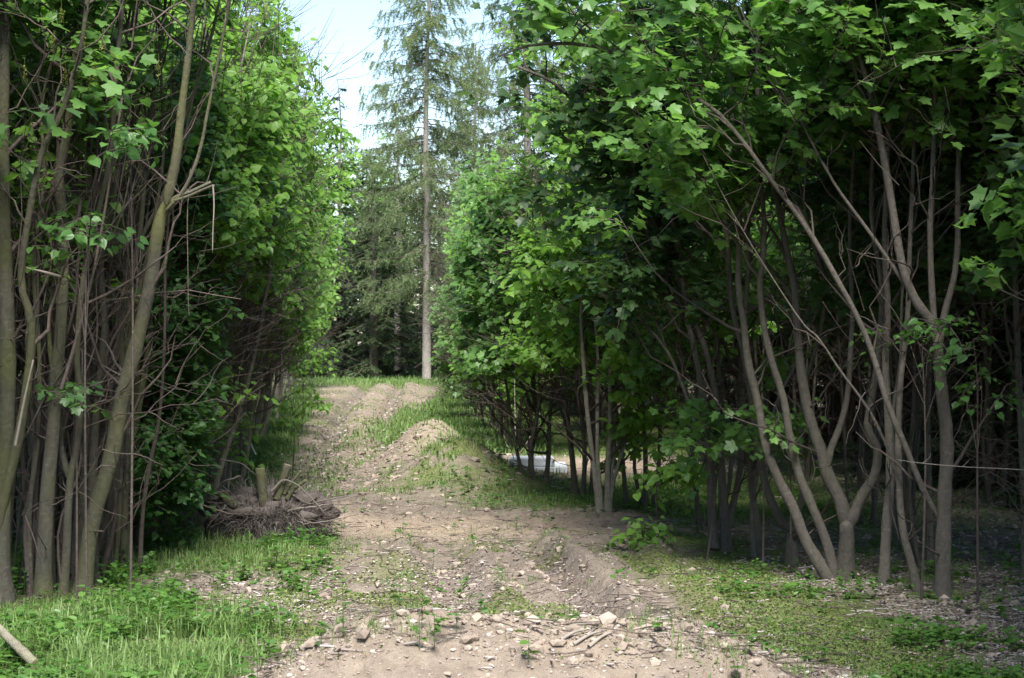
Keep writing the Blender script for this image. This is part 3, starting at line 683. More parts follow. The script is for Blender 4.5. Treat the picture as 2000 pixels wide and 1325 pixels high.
# --- right row
rr = [(1.75, 18.3, 'maple', 6.2), (1.3, 20.6, 'lime', 5.6), (.78, 22.3, 'lime', 4.9), (.30, 24.0, 'maple', 3.6), (.12, 30.8, 'lime', 3.9), (-.1, 33.5, 'lime', 4.1), (-.4, 37, 'maple_blue', 4.6),
      (-.55, 41, 'maple_blue', 4.9), (-.75, 46, 'lime', 4.8), (-1.05, 52, 'lime', 4.8), (-1.2, 58, 'maple_blue', 4.8), (-1.15, 65, 'lime', 4.6)]
words = ['nearest leafy maple left of the dark trunk pair', 'bright lime standing behind the pale stem cluster', 'bright lime overhanging the pale stem cluster', 'maple whose foot stands before the concrete block',
         'bright lime just beyond the concrete block', 'second bright lime beyond the concrete block', 'bluish-green maple beside the rear of the soil heaps', 'taller bluish-green maple next along the verge', 'yellow-green lime halfway up the slope',
         'lime near the top of the slope on the right verge', 'maple close to the tall larch', 'last small lime at the foot of the tall larch']
for i, (x, y, mk, H) in enumerate(rr):
    mp = 'maple' in mk
    def kw(Wp, x=x, y=y, i=i):
        zmin = np.interp(y, [18, 21, 24, 31, 40, 60], [1.5, 1.4, 1.3, .95, .6, .5])
        if y > 24.5: zmin = zmin + .25 * (Wp[:, 0] > x + .2)
        n = vnoise(Wp[:, 0] * 1.5, Wp[:, 1] * .9 + Wp[:, 2] * 1.3, 60) - .5; n2 = vnoise(Wp[:, 1] * .7, Wp[:, 2] * 1.0, 63) - .5
        edge = np.interp(y, [18, 22, 30, 40, 66], [.8, .8, .75, .6, .5]) * np.interp(Wp[:, 2], [0, 2, 3.5, 5, 6.5], [.7, 1, .95, .7, .3])
        return (Wp[:, 2] > zmin + .8 * n) & (x - Wp[:, 0] < edge + .35 * n + .7 * n2) & gapn(Wp, 61, 2.1, .33)
    auto_tree('maple_tree' if mp else 'lime_tree', words[i], 'tree', 'trees of the right row', x, y, 500 + i, H, 4, .6, .042,
              dict(nb=42, t0=.12, bl=1.2, bl_end=.6, bias=(-1, -.4, 0), biasw=.7, dens=17, k=8, tmpl=(MAPLE0 if y < 26 else MAPLE1) if mp else (LIME0 if y < 23 else LIME1), size=(.08 if mp else .07) if y < 30 else (.10 if mp else .085),
                   keepw=kw, dead=16, deadlen=.8, light=np.array([-.8, -1.1, .6]), hang=.5, elev=(5, 55), varb=.05 if mk == 'lime' else -.05, bare=.2),
              BR_, [M[mk], M['twig']], lean=(-.06, 0))

# --- filling trees deeper in the wood (prototypes, then copies)
def proto(seed, mk, H, z0, n=3, size=.14, dens=8, nb=30):
    rng = np.random.default_rng(seed)
    st = auto_stems(rng, n, H, .6, .045, .15, (0, 0), .02, 16)
    kf = lambda P: (P[:, 2] > z0 + .8 * (vnoise(P[:, 0] * 1.5, P[:, 1] + P[:, 2], 5) - .5))
    return tree('maple_tree', 'x', 'tree', 'x', (0, 0, 0), rng, st, dict(nb=nb, t0=.25, bl=1.3, bl_end=.8, dens=dens, k=7, tmpl=MAPLE1, size=size, keep=kf, dead=22, deadlen=1.0, hang=.3, bare=.2), BR_, [M[mk], M['twig']], 6)
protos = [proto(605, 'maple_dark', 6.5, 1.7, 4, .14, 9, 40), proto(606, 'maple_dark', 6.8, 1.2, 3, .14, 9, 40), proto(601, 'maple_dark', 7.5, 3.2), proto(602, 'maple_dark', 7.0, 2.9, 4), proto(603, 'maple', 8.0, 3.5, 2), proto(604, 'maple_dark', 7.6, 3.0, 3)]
rng = np.random.default_rng(77)
used = [0] * 6
def place_fill(x, y, label, group, k=None):
    k = int(rng.integers(2, 6)) if k is None else k
    r = rng.uniform(0, 2 * pi); s = rng.uniform(.62, .8) * (1.2 if abs(x) > 4.5 and y < 34 else 1); z = gz(x, y) - .04
    if not used[k]:
        used[k] = 1; o = protos[k]; o.location = (x, y, z); o.rotation_euler = (0, 0, r); o.scale = (s, s, s); o['label'] = label; o['group'] = group
    else: copy_tree(protos[k], (x, y, z), r, s, label, group)
nR = 0
for y in np.arange(15.5, 62, 1.75):
    for x in np.arange(0, 16, 1.65):
        X = x + rng.uniform(-.5, .5); Y = y + rng.uniform(-.5, .5)
        edge = np.interp(Y, [15, 18, 24, 31, 40, 65], [2.7, 2.5, 1.7, 1.1, .4, -.6]) + .35
        if X < edge: continue
        if X > edge + 9.5 or X / Y * F > 1450: continue
        if 23.5 < Y < 30.5 and X < 2.7: continue
        if 16.8 < Y < 22 and X < 1.9: continue
        if Y > 45 and X > edge + 4: continue
        place_fill(X, Y, 'shaded grey maple standing deep in the dark wood on the right', 'trees deep in the right wood', int(rng.integers(0, 2)) if (X > edge + 2.6 or Y > 31) else None); nR += 1
for y in np.arange(16.5, 62, 1.9):
    for x in np.arange(0, 11, 1.7):
        X = -(x + rng.uniform(-.5, .5)); Y = y + rng.uniform(-.5, .5)
        edge = np.interp(Y, [15, 20, 28, 40, 66], [-3.6, -4.0, -4.5, -5.3, -7.6])
        if X > edge or -X / Y * F > 1350: continue
        if Y > 40 and X < edge - 3: continue
        place_fill(X, Y, 'shaded grey tree standing inside the wood on the left', 'trees inside the left wood', int(rng.integers(0, 2)) if X < edge - 1.2 else None)
# trees added just outside the right edge whose crowns shade the ground there
for X, Y in ((3.9, 12.3), (4.9, 13.6), (3.6, 14.2), (4.4, 10.2), (4.1, 13.2), (4.5, 11.3), (5.6, 12.8), (5.2, 14.8), (4.3, 15.4), (3.7, 9.8), (5.2, 9.3), (4.0, 7.9), (6.4, 10.8), (5.6, 7.4), (3.1, 8.3), (3.35, 11.0), (2.9, 6.2)):
    place_fill(X, Y, 'maple just outside the right-hand edge, added for its crown to shade the leaf litter', 'maples at the right edge')
for X, Y in ((-4.1, 14.6), (-4.6, 13.4), (-5.2, 15.2), (-3.9, 11.6), (-4.9, 10.4), (-5.4, 12.0)):  # the nearer ones stand unseen outside the left edge, added for shade
    place_fill(X, Y, 'maple around the left-edge stems, the nearer ones added out of view for shade', 'maples at the left edge')

# ------------------------------------------------------------------ conifers
def conifer(name, label, seed, x, y, H, r0, kind, zlow, Lmax, group=None, prof=None, step=.3, fill=1.0, cat='tree'):
    rng = np.random.default_rng(seed); z = gz(x, y) - .05
    root = empty(name, (x, y, z), label, cat, group)
    mT = MB(); mL = MB()
    tp = np.array([[rng.normal(0, .02) * q * 3, rng.normal(0, .02) * q * 3, q * H] for q in np.linspace(0, 1, 14)])
    tubes(mT, tp[None], (r0 * (1 - np.linspace(0, 1, 14)) ** .9 + .012)[None], 10, 0, .5)
    BP = []; BR = []; SP = []; SR = []; NP = []; ND = []
    zz = zlow
    while zz < H - .15:
        for b in range(int(rng.integers(2, 5))):
            a = rng.uniform(0, 2 * pi); t = zz / H; L = Lmax * (prof(t) if prof else (1 - t) ** .75) * rng.uniform(.6, 1.15) + .1
            h = np.array([cos(a), sin(a), 0]); q = np.linspace(0, 1, 8)
            if kind == 'larch': curve = .18 * q - .62 * q ** 1.6 + .32 * q ** 3.2
            else: curve = .05 * q - .55 * q ** 1.5 + .28 * q ** 3
            B = np.array([0, 0, zz]) + h * (L * q)[:, None] + UP * (L * curve)[:, None] + np.cumsum(rng.normal(0, .015 * L, (8, 3)), 0)
            BP.append(B); BR.append(np.maximum(.022 * min(1, L / 2) * (1 - q), .004))
            side = np.array([-h[1], h[0], 0]); ns = max(3, int(L / (.10 if kind == 'spruce' else .09) * fill))
            u = rng.uniform(.12, 1, ns)
            st = np.stack([np.interp(u, q, B[:, i]) for i in range(3)], -1)
            sg = rng.choice([-1, 1], ns)[:, None]
            if kind == 'larch':
                d = nrm(side * sg * rng.uniform(.1, .9, (ns, 1)) + h * .35 - UP * rng.uniform(.2, 1.3, (ns, 1))); l = rng.uniform(.15, .55, ns) * min(1.2, .5 + L / 2)
            else:
                d = nrm(side * sg * 1.0 + h * .6 - UP * rng.uniform(.1, .55, (ns, 1))); l = rng.uniform(.2, .55, ns) * (1.1 - .6 * u) * min(1.5, .4 + L / 2)
            qq = np.array([0, .5, 1.])[None, :, None]
            T = st[:, None] + d[:, None] * l[:, None, None] * qq - UP * .15 * l[:, None, None] * qq ** 2
            SP.append(T); NP.append((st, d, l))
        zz += step * rng.uniform(.6, 1.3)
    for _ in range(14 if kind == 'larch' else 10):
        a = rng.uniform(0, 2 * pi); q = np.linspace(0, 1, 8)[:, None]; L = rng.uniform(.3, 1.2); z_ = rng.uniform(.6, max(zlow + 1.5, 2.5))
        B = np.array([0, 0, z_]) + np.array([cos(a), sin(a), 0]) * L * q - UP * L * .25 * q ** 2 + np.cumsum(rng.normal(0, .02, (8, 3)), 0)
        BP.append(B); BR.append(.014 * (1 - .8 * q[:, 0]))
    BP = np.array(BP); tubes(mT, BP, np.array(BR), 4, 1, .4)
    SP = np.concatenate(SP); tubes(mT, SP, np.broadcast_to([.006, .004, .002], (len(SP), 3)), 3, 1, .3)
    S = np.concatenate([a[0] for a in NP]); D = np.concatenate([a[1] for a in NP]); Lh = np.concatenate([a[2] for a in NP])
    kN = 9 if kind == 'larch' else 10
    u = (np.arange(kN) + .5) / kN
    Pn = S[:, None] + D[:, None] * Lh[:, None, None] * u[None, :, None] - UP * .15 * Lh[:, None, None] * (u ** 2)[None, :, None]
    n = len(S)
    if kind == 'larch':
        for _ in range(3):
            keep = rng.random((n, kN)) < .9
            xd = rng.normal(0, 1, (n, kN, 3)) + D[:, None] * .8
            leaves(mL, NEEDLE, Pn[keep], xd[keep], rng.normal(0, 1, (n, kN, 3))[keep], rng.uniform(.05, .11, keep.sum()), 0, np.clip(rng.normal(.5, .25, keep.sum()), 0, 1))
    else:
        for sgn in (-1, 1):
            sd = nrm(np.cross(D, UP))[:, None] * sgn
            xd = D[:, None] * .9 + sd * 1.0 + rng.normal(0, .3, (n, kN, 3)) - UP * .2
            keep = rng.random((n, kN)) < .95
            leaves(mL, NEEDLE, Pn[keep], xd[keep], (UP + rng.normal(0, .35, (n, kN, 3)))[keep], rng.uniform(.08, .15, keep.sum()), 0, np.clip(rng.normal(.5, .25, keep.sum()), 0, 1))
    mT.build('trunk', [M['bark_larch'] if kind == 'larch' else M['bark_c'], M['bark_c']], root)
    mL.build('crown', [M['larch' if kind == 'larch' else 'spruce' if fill >= 1 or kind == 'spruce' and fill < .5 else 'spruce_fresh']], root)
    return root
NEEDLE = (np.array([[0, -.13, 0], [1, -.05, -.05], [1, .05, -.05], [0, .13, 0.]]), np.array([[0, 1, 2, 3]]))
lp = lambda t: np.interp(t, [0, .2, .35, .6, .8, 1], [.5, .8, 1, .92, .55, .05])
conifer('larch_tree', 'tall sunlit larch with a long bare grey trunk at the end of the track', 701, -2.92, 70, 16.5, .15, 'larch', 3.0, 2.5, prof=lp, step=.2)
conifer('larch_tree', 'larch whose top leaves the frame above the right-hand maples', 702, .55, 74, 19.5, .2, 'larch', 3.5, 2.9, prof=lp, step=.2)
conifer('larch_tree', 'shorter larch between the two tall ones, its tip level with the gap of sky', 703, -1.4, 78, 12.7, .16, 'larch', 3.5, 2.5, prof=lp, step=.22)
conifer('larch_tree', 'larch half hidden to the left of the tall trunk, lower than it', 704, -4.3, 77, 10.6, .13, 'larch', 4.2, 2.1, prof=lp, step=.2)
conifer('spruce_tree', 'thin sparse spruce tip poking out above the lime crowns', 705, -7.15, 85, 12.3, .12, 'spruce', 1.5, 1.5, step=.3, fill=.35)
conifer('spruce_tree', 'spruce with fresh green drooping boughs left of the larch trunk', 706, -4.9, 72.5, 7.0, .16, 'spruce', .25, 2.5, step=.22, fill=.9)
conifer('spruce_tree', 'dark spruce at the left side of the track end', 707, -6.6, 74, 8.0, .16, 'spruce', .25, 2.6, step=.22)
sp_a = conifer('spruce_tree', 'dark spruce in the forest edge behind the end of the track', 708, -1.0, 80, 9.5, .16, 'spruce', .3, 2.4, 'spruces of the far forest edge', step=.25)
sp_b = conifer('spruce_tree', 'dark spruce in the forest edge behind the end of the track', 709, -3.6, 83, 10.0, .17, 'spruce', .3, 2.6, 'spruces of the far forest edge', step=.27)
sp_c = conifer('spruce_tree', 'dark spruce in the forest edge behind the end of the track', 710, -5.6, 81, 9.0, .17, 'spruce', .3, 2.4, 'spruces of the far forest edge', step=.25)
for i, (X, Y) in enumerate([(-8.2, 80), (-9.8, 78), (.9, 79), (2.8, 78), (-2.2, 87), (-4.8, 88), (-6.9, 90), (.2, 86), (2.5, 86), (-9.4, 86), (-12, 82), (-14.5, 84), (5, 82), (7.5, 84), (-11.5, 90), (-1, 93), (-3.4, 95), (-6, 96), (-8.6, 96), (1.6, 94), (4.4, 92), (-17, 86), (10, 86), (-5.6, 104), (-2.6, 103), (.4, 104), (-8.6, 105), (-12, 100), (3.6, 103)]):
    s = rng.uniform(.8, 1.0)
    copy_tree((sp_a, sp_b, sp_c)[i % 3], (X, Y, gz(X, Y) - .05), rng.uniform(0, 6), s, None, None)
auto_tree('ash_tree', 'round-topped distant broadleaf tree left of the larch against the sky', 'tree', None, -6.3, 92, 720, 10.3, 3, 1.2, .1,
          dict(nb=40, t0=.3, bl=2.4, bl_end=1.2, dens=9, k=8, tmpl=LIME1, size=.16, dead=0, light=LIGHT, elev=(10, 60), sl=(.3, .7)), BR_, LIM)
for i in range(32):
    X = -15 + i * .95 + rng.uniform(-.4, .4); Y = 84 + 5 * rng.random()
    if i >= 22: X = -7.6 + (i - 22) * .72; Y = 75.5 + 2.5 * rng.random()
    copy_tree((sp_a, sp_b, sp_c)[i % 3], (X, Y, gz(X, Y) - .05), rng.uniform(0, 6), rng.uniform(.35, .5), 'young dark spruce filling the gaps between the trunks beyond the crest', 'young spruces beyond the crest')
# dark spruces that close the right wood and left wood
for i, (X, Y) in enumerate([(6.6, 20), (8.2, 22), (7.0, 25), (5.6, 23.4), (6.2, 29.5), (5.4, 34), (4.6, 39), (9.5, 24), (11, 27), (12.5, 31), (8.5, 30), (10, 35), (13.5, 36), (7.5, 37), (11.5, 41), (8.8, 43), (6.5, 45), (14.5, 43), (5.2, 50), (9.5, 50), (12.8, 50), (3.6, 56), (7.2, 57), (2.2, 63), (5.2, 66), (1.2, 70), (8.7, 20.5), (10.5, 22)]):
    copy_tree((sp_a, sp_b, sp_c)[i % 3], (X, Y, gz(X, Y) - .05), rng.uniform(0, 6), .8, 'dark spruce shutting off the back of the right-hand wood', 'spruces behind the right wood')
for i, (X, Y) in enumerate([(-8.5, 26), (-9.5, 31), (-8.2, 36), (-11, 38), (-9.6, 44), (-12, 48), (-10.6, 54), (-13, 60), (-10.5, 63), (-12.5, 68), (-7, 21), (-10, 72)]):
    copy_tree((sp_a, sp_b, sp_c)[i % 3], (X, Y, gz(X, Y) - .05), rng.uniform(0, 6), .7, 'dark spruce shutting off the back of the left-hand wood', 'spruces behind the left wood')

# ------------------------------------------------------------------ ground cover
def scatter(rng, n, x0, x1, y0, y1, wf, pw=1.6):
    """random points, denser close by, accepted with probability wf"""
    u = rng.random(n); y = (y0 ** (1 - pw) + u * (y1 ** (1 - pw) - y0 ** (1 - pw))) ** (1 / (1 - pw))
    x = rng.uniform(x0, x1, n) * y
    k = rng.random(n) < wf(x, y); return x[k], y[k]
def blades(mb, rng, x, y, h, wdt, mat=0, lean=.5, vb=0):
    n = len(x); z = hfull(x, y) - .01; a = rng.uniform(0, 2 * pi, n); d = np.stack([np.cos(a), np.sin(a), 0 * a], -1); s = np.stack([-np.sin(a), np.cos(a), 0 * a], -1)
    l = rng.uniform(.05, 1, n) ** 1.3 * lean
    B = np.stack([x, y, z], -1); hh = h[:, None]
    m = B + UP * hh * .55 + d * hh * (l * .25)[:, None]; t = B + UP * (hh * (1 - .45 * l[:, None])) + d * hh * l[:, None]
    w = wdt[:, None]
    V = np.stack([B - s * w, B + s * w, m + s * w * .85, m - s * w * .85, t], 1)
    o = (np.arange(n) * 5)[:, None]; base = mb.n
    var = np.repeat(np.clip(rng.random(n) * .7 + .15 + vb, 0, 1), 5)
    mb.add(V, np.array([[0, 1, 2, 3]]) + o, mat, var, False)
    mb.addmore(np.array([[3, 2, 4]]) + o, mat, base, False)
rng = np.random.default_rng(9)
def shade(x, y): return np.clip(1 - ss(3.3, 4.6, np.abs(x)) * .9, 0, 1)
mb = MB()
gw = lambda x, y: masks(x, y)[0] * (.35 + .9 * vnoise(x * 2.2, y * 1.6, 81))
x, y = scatter(rng, 260000, -.33, .33, 8.7, 34, gw, 1.7)
tall = np.clip(vnoise(x * 1.6, y * 1.0, 83) * 1.2, .25, 1.0) * np.interp(y, [9, 13, 15, 20], [1.15, .75, .8, 1.1]) * np.where((x > .5) & (y < 18), .4, 1)
h = rng.uniform(.03, .19, len(x)) ** 1.15 * 1.2 * tall
blades(mb, rng, x, y, h, rng.uniform(.0018, .0042, len(x)) * np.interp(y, [9, 20, 34], [1, 1.3, 2]), 0, 1.15, vnoise(x * 2.5, y * 2, 99) * .7 - .35)
x, y = scatter(rng, 70000, -.16, .02, 30, 80, gw, 1.4)
blades(mb, rng, x, y, rng.uniform(.05, .22, len(x)), rng.uniform(.006, .014, len(x)), 0, 1.1)
x, y = scatter(rng, 22000, -.13, .02, 22, 68, lambda x, y: (vnoise(x * 1.2, y * .5, 91) > .5) * 1.)
blades(mb, rng, x, y, rng.uniform(.03, .1, len(x)), rng.uniform(.005, .012, len(x)), 0, 1.2)
# sparse tufts on bare soil
x, y = scatter(rng, 2600, -.3, .3, 9, 40, lambda x, y: (vnoise(x * 1.5, y * 1.5, 90) > .55) * 1.)
cx = np.repeat(x, 12) + rng.normal(0, .03, len(x) * 12); cyy = np.repeat(y, 12) + rng.normal(0, .03, len(x) * 12)
blades(mb, rng, cx, cyy, rng.uniform(.03, .09, len(cx)), rng.uniform(.0018, .003, len(cx)), 0, .9)
# long blades close to the camera, left and on heap foot
x, y = scatter(rng, 15000, -.30, -.10, 8.6, 12.5, lambda x, y: masks(x, y)[0] * (vnoise(x * 2.5, y * 2.5, 84) > .4))
blades(mb, rng, x, y, rng.uniform(.10, .26, len(x)), rng.uniform(.003, .006, len(x)), 0, 1.3, .1)
x, y = scatter(rng, 500, -.1, .25, 8.7, 9.2, lambda x, y: (vnoise(x * 4, y * 4, 85) > .55) * 1.)
blades(mb, rng, x, y, rng.uniform(.04, .13, len(x)), rng.uniform(.002, .0035, len(x)), 0, 1.1)
# dead yellowish blades
tag(mb.build('grass', M['grass']), 'fresh green grass along both verges and in the left corner', 'grass', kind='stuff')
mb = MB()
x, y = scatter(rng, 26000, -.3, .3, 8.8, 30, lambda x, y: .12 + .5 * masks(x, y)[0] * (x < 0))
blades(mb, rng, x, y, rng.uniform(.02, .09, len(x)) * np.where(x < 0, 1.3, .7), rng.uniform(.0012, .0024, len(x)), 0, 3.0, -.2)
tag(mb.build('dry_grass', M['drygrass']), 'dead straw-coloured grass blades scattered over the soil', 'dry grass', kind='stuff')
# moss / low cushion
mb = MB()
x, y = scatter(rng, 200000, -.28, .33, 8.9, 28, lambda x, y: masks(x, y)[2] * .9 + .1 * masks(x, y)[0])
z = hfull(x, y); n = len(x)
leaves(mb, OVAL, np.stack([x, y, z + rng.uniform(0, .015, n)], -1), rng.normal(0, 1, (n, 3)) * [1, 1, .4] + UP * .4, UP + rng.normal(0, .5, (n, 3)), rng.uniform(.012, .028, n), 0, rng.random(n))
tag(mb.build('moss', M['moss']), 'yellow-green low moss and seedlings carpeting the soil', 'moss', kind='stuff')
# broad-leaved weeds
mb = MB()
x, y = scatter(rng, 32000, -.30, .33, 8.8, 30, lambda x, y: masks(x, y)[0] * (vnoise(x * 1.7, y * 1.7, 88) > .5) * np.where(x < 0, .9, .45) + .012)
k = 7; n = len(x); hh = rng.uniform(.03, .2, n) * np.where(x < 0, 1, .6)
P = np.stack([x, y, hfull(x, y)], -1); a = rng.uniform(0, 2 * pi, (n, k)); xd = np.stack([np.cos(a), np.sin(a), rng.uniform(-.2, .6, (n, k))], -1)
pp = P[:, None] + UP * (hh[:, None] * rng.uniform(.25, 1, (n, k)))[..., None] + rng.normal(0, .012, (n, k, 3))
leaves(mb, OVAL, pp.reshape(-1, 3), xd.reshape(-1, 3), (UP + rng.normal(0, .3, (n, k, 3))).reshape(-1, 3), rng.uniform(.025, .065, n * k), 0, rng.random(n * k))
tubes(mb, np.stack([P - UP * .01, P + UP * hh[:, None] * .5, P + UP * hh[:, None]], 1), np.broadcast_to([.0018, .0015, .001], (n, 3)), 3, 0, .3)
tag(mb.build('weeds', M['weed']), 'small broad-leaved weeds mixed into the grass', 'weeds', kind='stuff')
# wood chips and litter
mb = MB()
cw = lambda x, y: np.clip(masks(x, y)[1] * 1.0 + .03, 0, 1)
x, y = scatter(rng, 120000, -.28, .30, 8.9, 30, cw, 1.6); n = len(x)
z = hfull(x, y) + rng.uniform(0, .012, n); a = rng.uniform(0, 2 * pi, n)
leaves(mb, OVAL, np.stack([x, y, z], -1), np.stack([np.cos(a), np.sin(a), rng.normal(0, .25, n)], -1), UP + rng.normal(0, .45, (n, 3)), rng.uniform(.012, .036, n), 0, rng.random(n) ** 1.6)
x, y = scatter(rng, 16000, -.14, .03, 24, 66, lambda x, y: np.clip(masks(x, y)[1] + .12, 0, 1)); n = len(x); a = rng.uniform(0, 2 * pi, n)
leaves(mb, OVAL, np.stack([x, y, hfull(x, y) + .01], -1), np.stack([np.cos(a), np.sin(a), rng.normal(0, .25, n)], -1), UP + rng.normal(0, .45, (n, 3)), rng.uniform(.03, .08, n), 0, rng.random(n) ** 1.3)
m_ = 14000; x, y = scatter(rng, m_, -.28, .28, 8.8, 24, lambda x, y: np.clip(cw(x, y) + .15, 0, 1)); n = len(x); z = hfull(x, y) + .004; a = rng.uniform(0, 2 * pi, n); l = rng.uniform(.015, .06, n)
d = np.stack([np.cos(a), np.sin(a), rng.normal(0, .12, n)], -1) * l[:, None]; c = np.stack([x, y, z], -1)
tubes(mb, np.stack([c - d, c + d], 1), np.broadcast_to(rng.uniform(.002, .006, (n, 1)), (n, 2)), 4, 0, rng.random(n), cap=0)
tag(mb.build('wood_chips', M['chip']), 'pale wood chips and dry leaf litter lying on the soil', 'wood chips', kind='stuff')
# clods and stones
mb = MB()
x, y = scatter(rng, 110000, -.28, .30, 8.9, 30, lambda x, y: np.clip(1 - masks(x, y)[0] * 1.4 - masks(x, y)[2] * .6, 0, 1) * (.25 + .75 * (vnoise(x * 3, y * 3, 95) > .5)), 1.7); n = len(x)
s = rng.uniform(.003, .008, n) + (rng.random(n) < .07) * .034 * rng.random(n) ** 1.8
lumps(mb, rng, np.stack([x, y, hfull(x, y) + s * .2], -1), s, 0, .3, .8)
x, y = scatter(rng, 5000, -.14, .02, 22, 66, lambda x, y: np.clip(1 - masks(x, y)[0] * 1.4, 0, 1)); n = len(x)
lumps(mb, rng, np.stack([x, y, hfull(x, y)], -1), .01 + .05 * rng.random(n) ** 3, 0, .3, .6)
tag(mb.build('soil_clods', M['clod']), 'crumbly brown clods of soil covering the bare ground', 'soil clods', kind='stuff')
mb = MB()
x, y = scatter(rng, 9000, -.22, .28, 8.7, 10.6, lambda x, y: np.clip(gauss(x, y, 0, 9.3, 1.7, .7, 4), 0, 1) + .03); n = len(x)
s = .003 + .006 * rng.random(n) ** 2 + (rng.random(n) < .05) * rng.uniform(.003, .016, n)
lumps(mb, rng, np.stack([x, y, hfull(x, y) - s * .05], -1), s, 1, .18, .6, smooth=False)
x, y = scatter(rng, 2500, -.25, .25, 10, 40, lambda x, y: .8 * (masks(x, y)[0] < .3)); n = len(x)
lumps(mb, rng, np.stack([x, y, hfull(x, y)], -1), rng.uniform(.006, .018, n), 0, .2, .65)
tag(mb.build('gravel', M['stone']), 'stones of mixed grey and orange tone on the soil heaps', 'gravel', kind='stuff')
# fine dead twigs on the ground
mb = MB()
x, y = scatter(rng, 1700, -.27, .27, 9, 30, lambda x, y: np.ones_like(x)); n = len(x); a = rng.uniform(0, 2 * pi, n); l = rng.uniform(.08, .4, n)
c = np.stack([x, y, hfull(x, y) + .01], -1); d = np.stack([np.cos(a), np.sin(a), 0 * a], -1); q = np.linspace(-.5, .5, 5)
T = c[:, None] + d[:, None] * (l[:, None] * q)[..., None] + np.cumsum(rng.normal(0, .012, (n, 5, 3)), 1) * [1, 1, .6]; T[..., 2] = np.maximum(T[..., 2], hfull(T[..., 0], T[..., 1]) + .003)
tubes(mb, T, np.broadcast_to([.002, .0035, .0035, .003, .0015], (n, 5)), 4, 0, rng.random(n))
tag(mb.build('twig_litter', M['deadtwig']), 'thin dead twigs strewn over the track', 'twig litter', kind='stuff')

# ------------------------------------------------------------------ uprooted stump
def stump():
    rng = np.random.default_rng(33); d = 17.6; cx = (520 - 1000) / F * d; base = np.array([cx, d, gz(cx, d)])
    root = empty('uprooted_stump', tuple(base), 'uprooted coppice stump lying on its side with a matted root plate and sawn stems', 'stump')
    L = lambda px, py, dy=0: W(px, py, d + dy) - base
    # soil and root core
    mb = MB(); V, Fc = ico()[1]
    import bmesh
    bm = bmesh.new(); bmesh.ops.create_icosphere(bm, subdivisions=4, radius=1); bm.verts.ensure_lookup_table()
    V = np.array([v.co[:] for v in bm.verts]); Fc = np.array([[v.index for v in f.verts] for f in bm.faces]); bm.free()
    n = fbm(V[:, 0] * 3 + 9, V[:, 2] * 3 + V[:, 1] * 2 + 5, 4, 8)
    n = n + .5 * (fbm(V[:, 0] * 9 + 2, V[:, 2] * 9 + V[:, 1] * 7, 3, 18) - .5)
    V = V * (.50 + .95 * n)[:, None] * np.array([.52, .30, .25]) + np.array([.03, 0, .17])
    mb.add(V, Fc, 0, .2); mb.build('root_ball', M['root'], root)
    # fibrous roots
    mb = MB(); n = 9000; a = nrm(rng.normal(0, 1, (n, 3))); a[:, 2] = np.abs(a[:, 2]) * .9 - .25
    s0 = a * np.array([.40, .27, .2]) * rng.uniform(.75, 1.15, (n, 1)) + np.array([.03, 0, .18]); q = np.linspace(0, 1, 6)[None, :, None]
    dr = nrm(a * np.array([1, .6, .3]) + rng.normal(0, .7, (n, 3))); l = rng.uniform(.04, .22, n)[:, None, None]
    T = s0[:, None] + dr[:, None] * l * q - UP * l * q ** 2 * rng.uniform(-.5, .8, (n, 1, 1)) + np.cumsum(rng.normal(0, .014, (n, 6, 3)), 1)
    T[..., 2] = np.maximum(T[..., 2], -.02)
    tubes(mb, T, rng.uniform(.0015, .004, (n, 1)) * np.linspace(1, .4, 6), 3, 0, rng.random(n))
    n = 130; a = nrm(rng.normal(0, 1, (n, 3))); a[:, 2] = np.abs(a[:, 2]); s0 = a * np.array([.34, .22, .14]) + np.array([.03, 0, .14]); q = np.linspace(0, 1, 10)[None, :, None]
    dr = nrm(a * np.array([1, .7, .5]) + rng.normal(0, .5, (n, 3))); l = rng.uniform(.12, .42, n)[:, None, None]
    T = s0[:, None] + dr[:, None] * l * q + np.cumsum(rng.normal(0, .013, (n, 10, 3)), 1); T[..., 2] = np.maximum(T[..., 2], -.01)
    tubes(mb, T, rng.uniform(.004, .012, (n, 1)) * np.linspace(1, .3, 10), 5, 0, rng.random(n))
    mb.build('roots', M['root'], root)
    # woody roots
    mb = MB()
    for ptz, r in (([(560, 960), (600, 985), (640, 975), (700, 965)], .012), ([(560, 1000), (610, 990), (650, 985)], .014), ([(440, 985), (420, 1010), (400, 1030)], .012), ([(530, 960), (560, 935), (600, 960), (640, 1000)], .012), ([(560, 1010), (620, 1020), (700, 1005)], .010), ([(450, 960), (400, 965), (330, 975)], .006), ([(470, 930), (440, 940), (425, 965)], .012), ([(430, 900), (470, 905), (500, 930)], .008)):
        P = crom([L(a, b, rng.uniform(-.3, -.15)) for a, b in ptz], 12) + np.cumsum(rng.normal(0, .004, (12, 3)), 0)
        tubes(mb, P[None], (r * np.linspace(1, .3, 12))[None], 6, 0, .6)
    mb.build('woody_roots', M['root'], root)
    for pts, r0, r1 in (([(515, 1045), (520, 1010), (512, 960), (508, 915)], .042, .04), ([(470, 990), (455, 985), (430, 962)], .04, .035), ([(540, 975), (552, 940), (562, 908)], .035, .032), ([(560, 975), (575, 955), (598, 938)], .018, .014), ([(555, 965), (572, 940), (588, 920)], .015, .012)):
        mb = MB(); P = crom([L(a, b, -.22) for a, b in pts], 10); P[:, 2] = np.maximum(P[:, 2], .0)
        tubes(mb, P[None], (np.linspace(r0, r1, 10) * (1 + .08 * rng.random(10)))[None], 12, 0, .55, cap=1)
        mb.build('sawn_stem', [M['bark_l'], M['cutwood']], root)
stump()

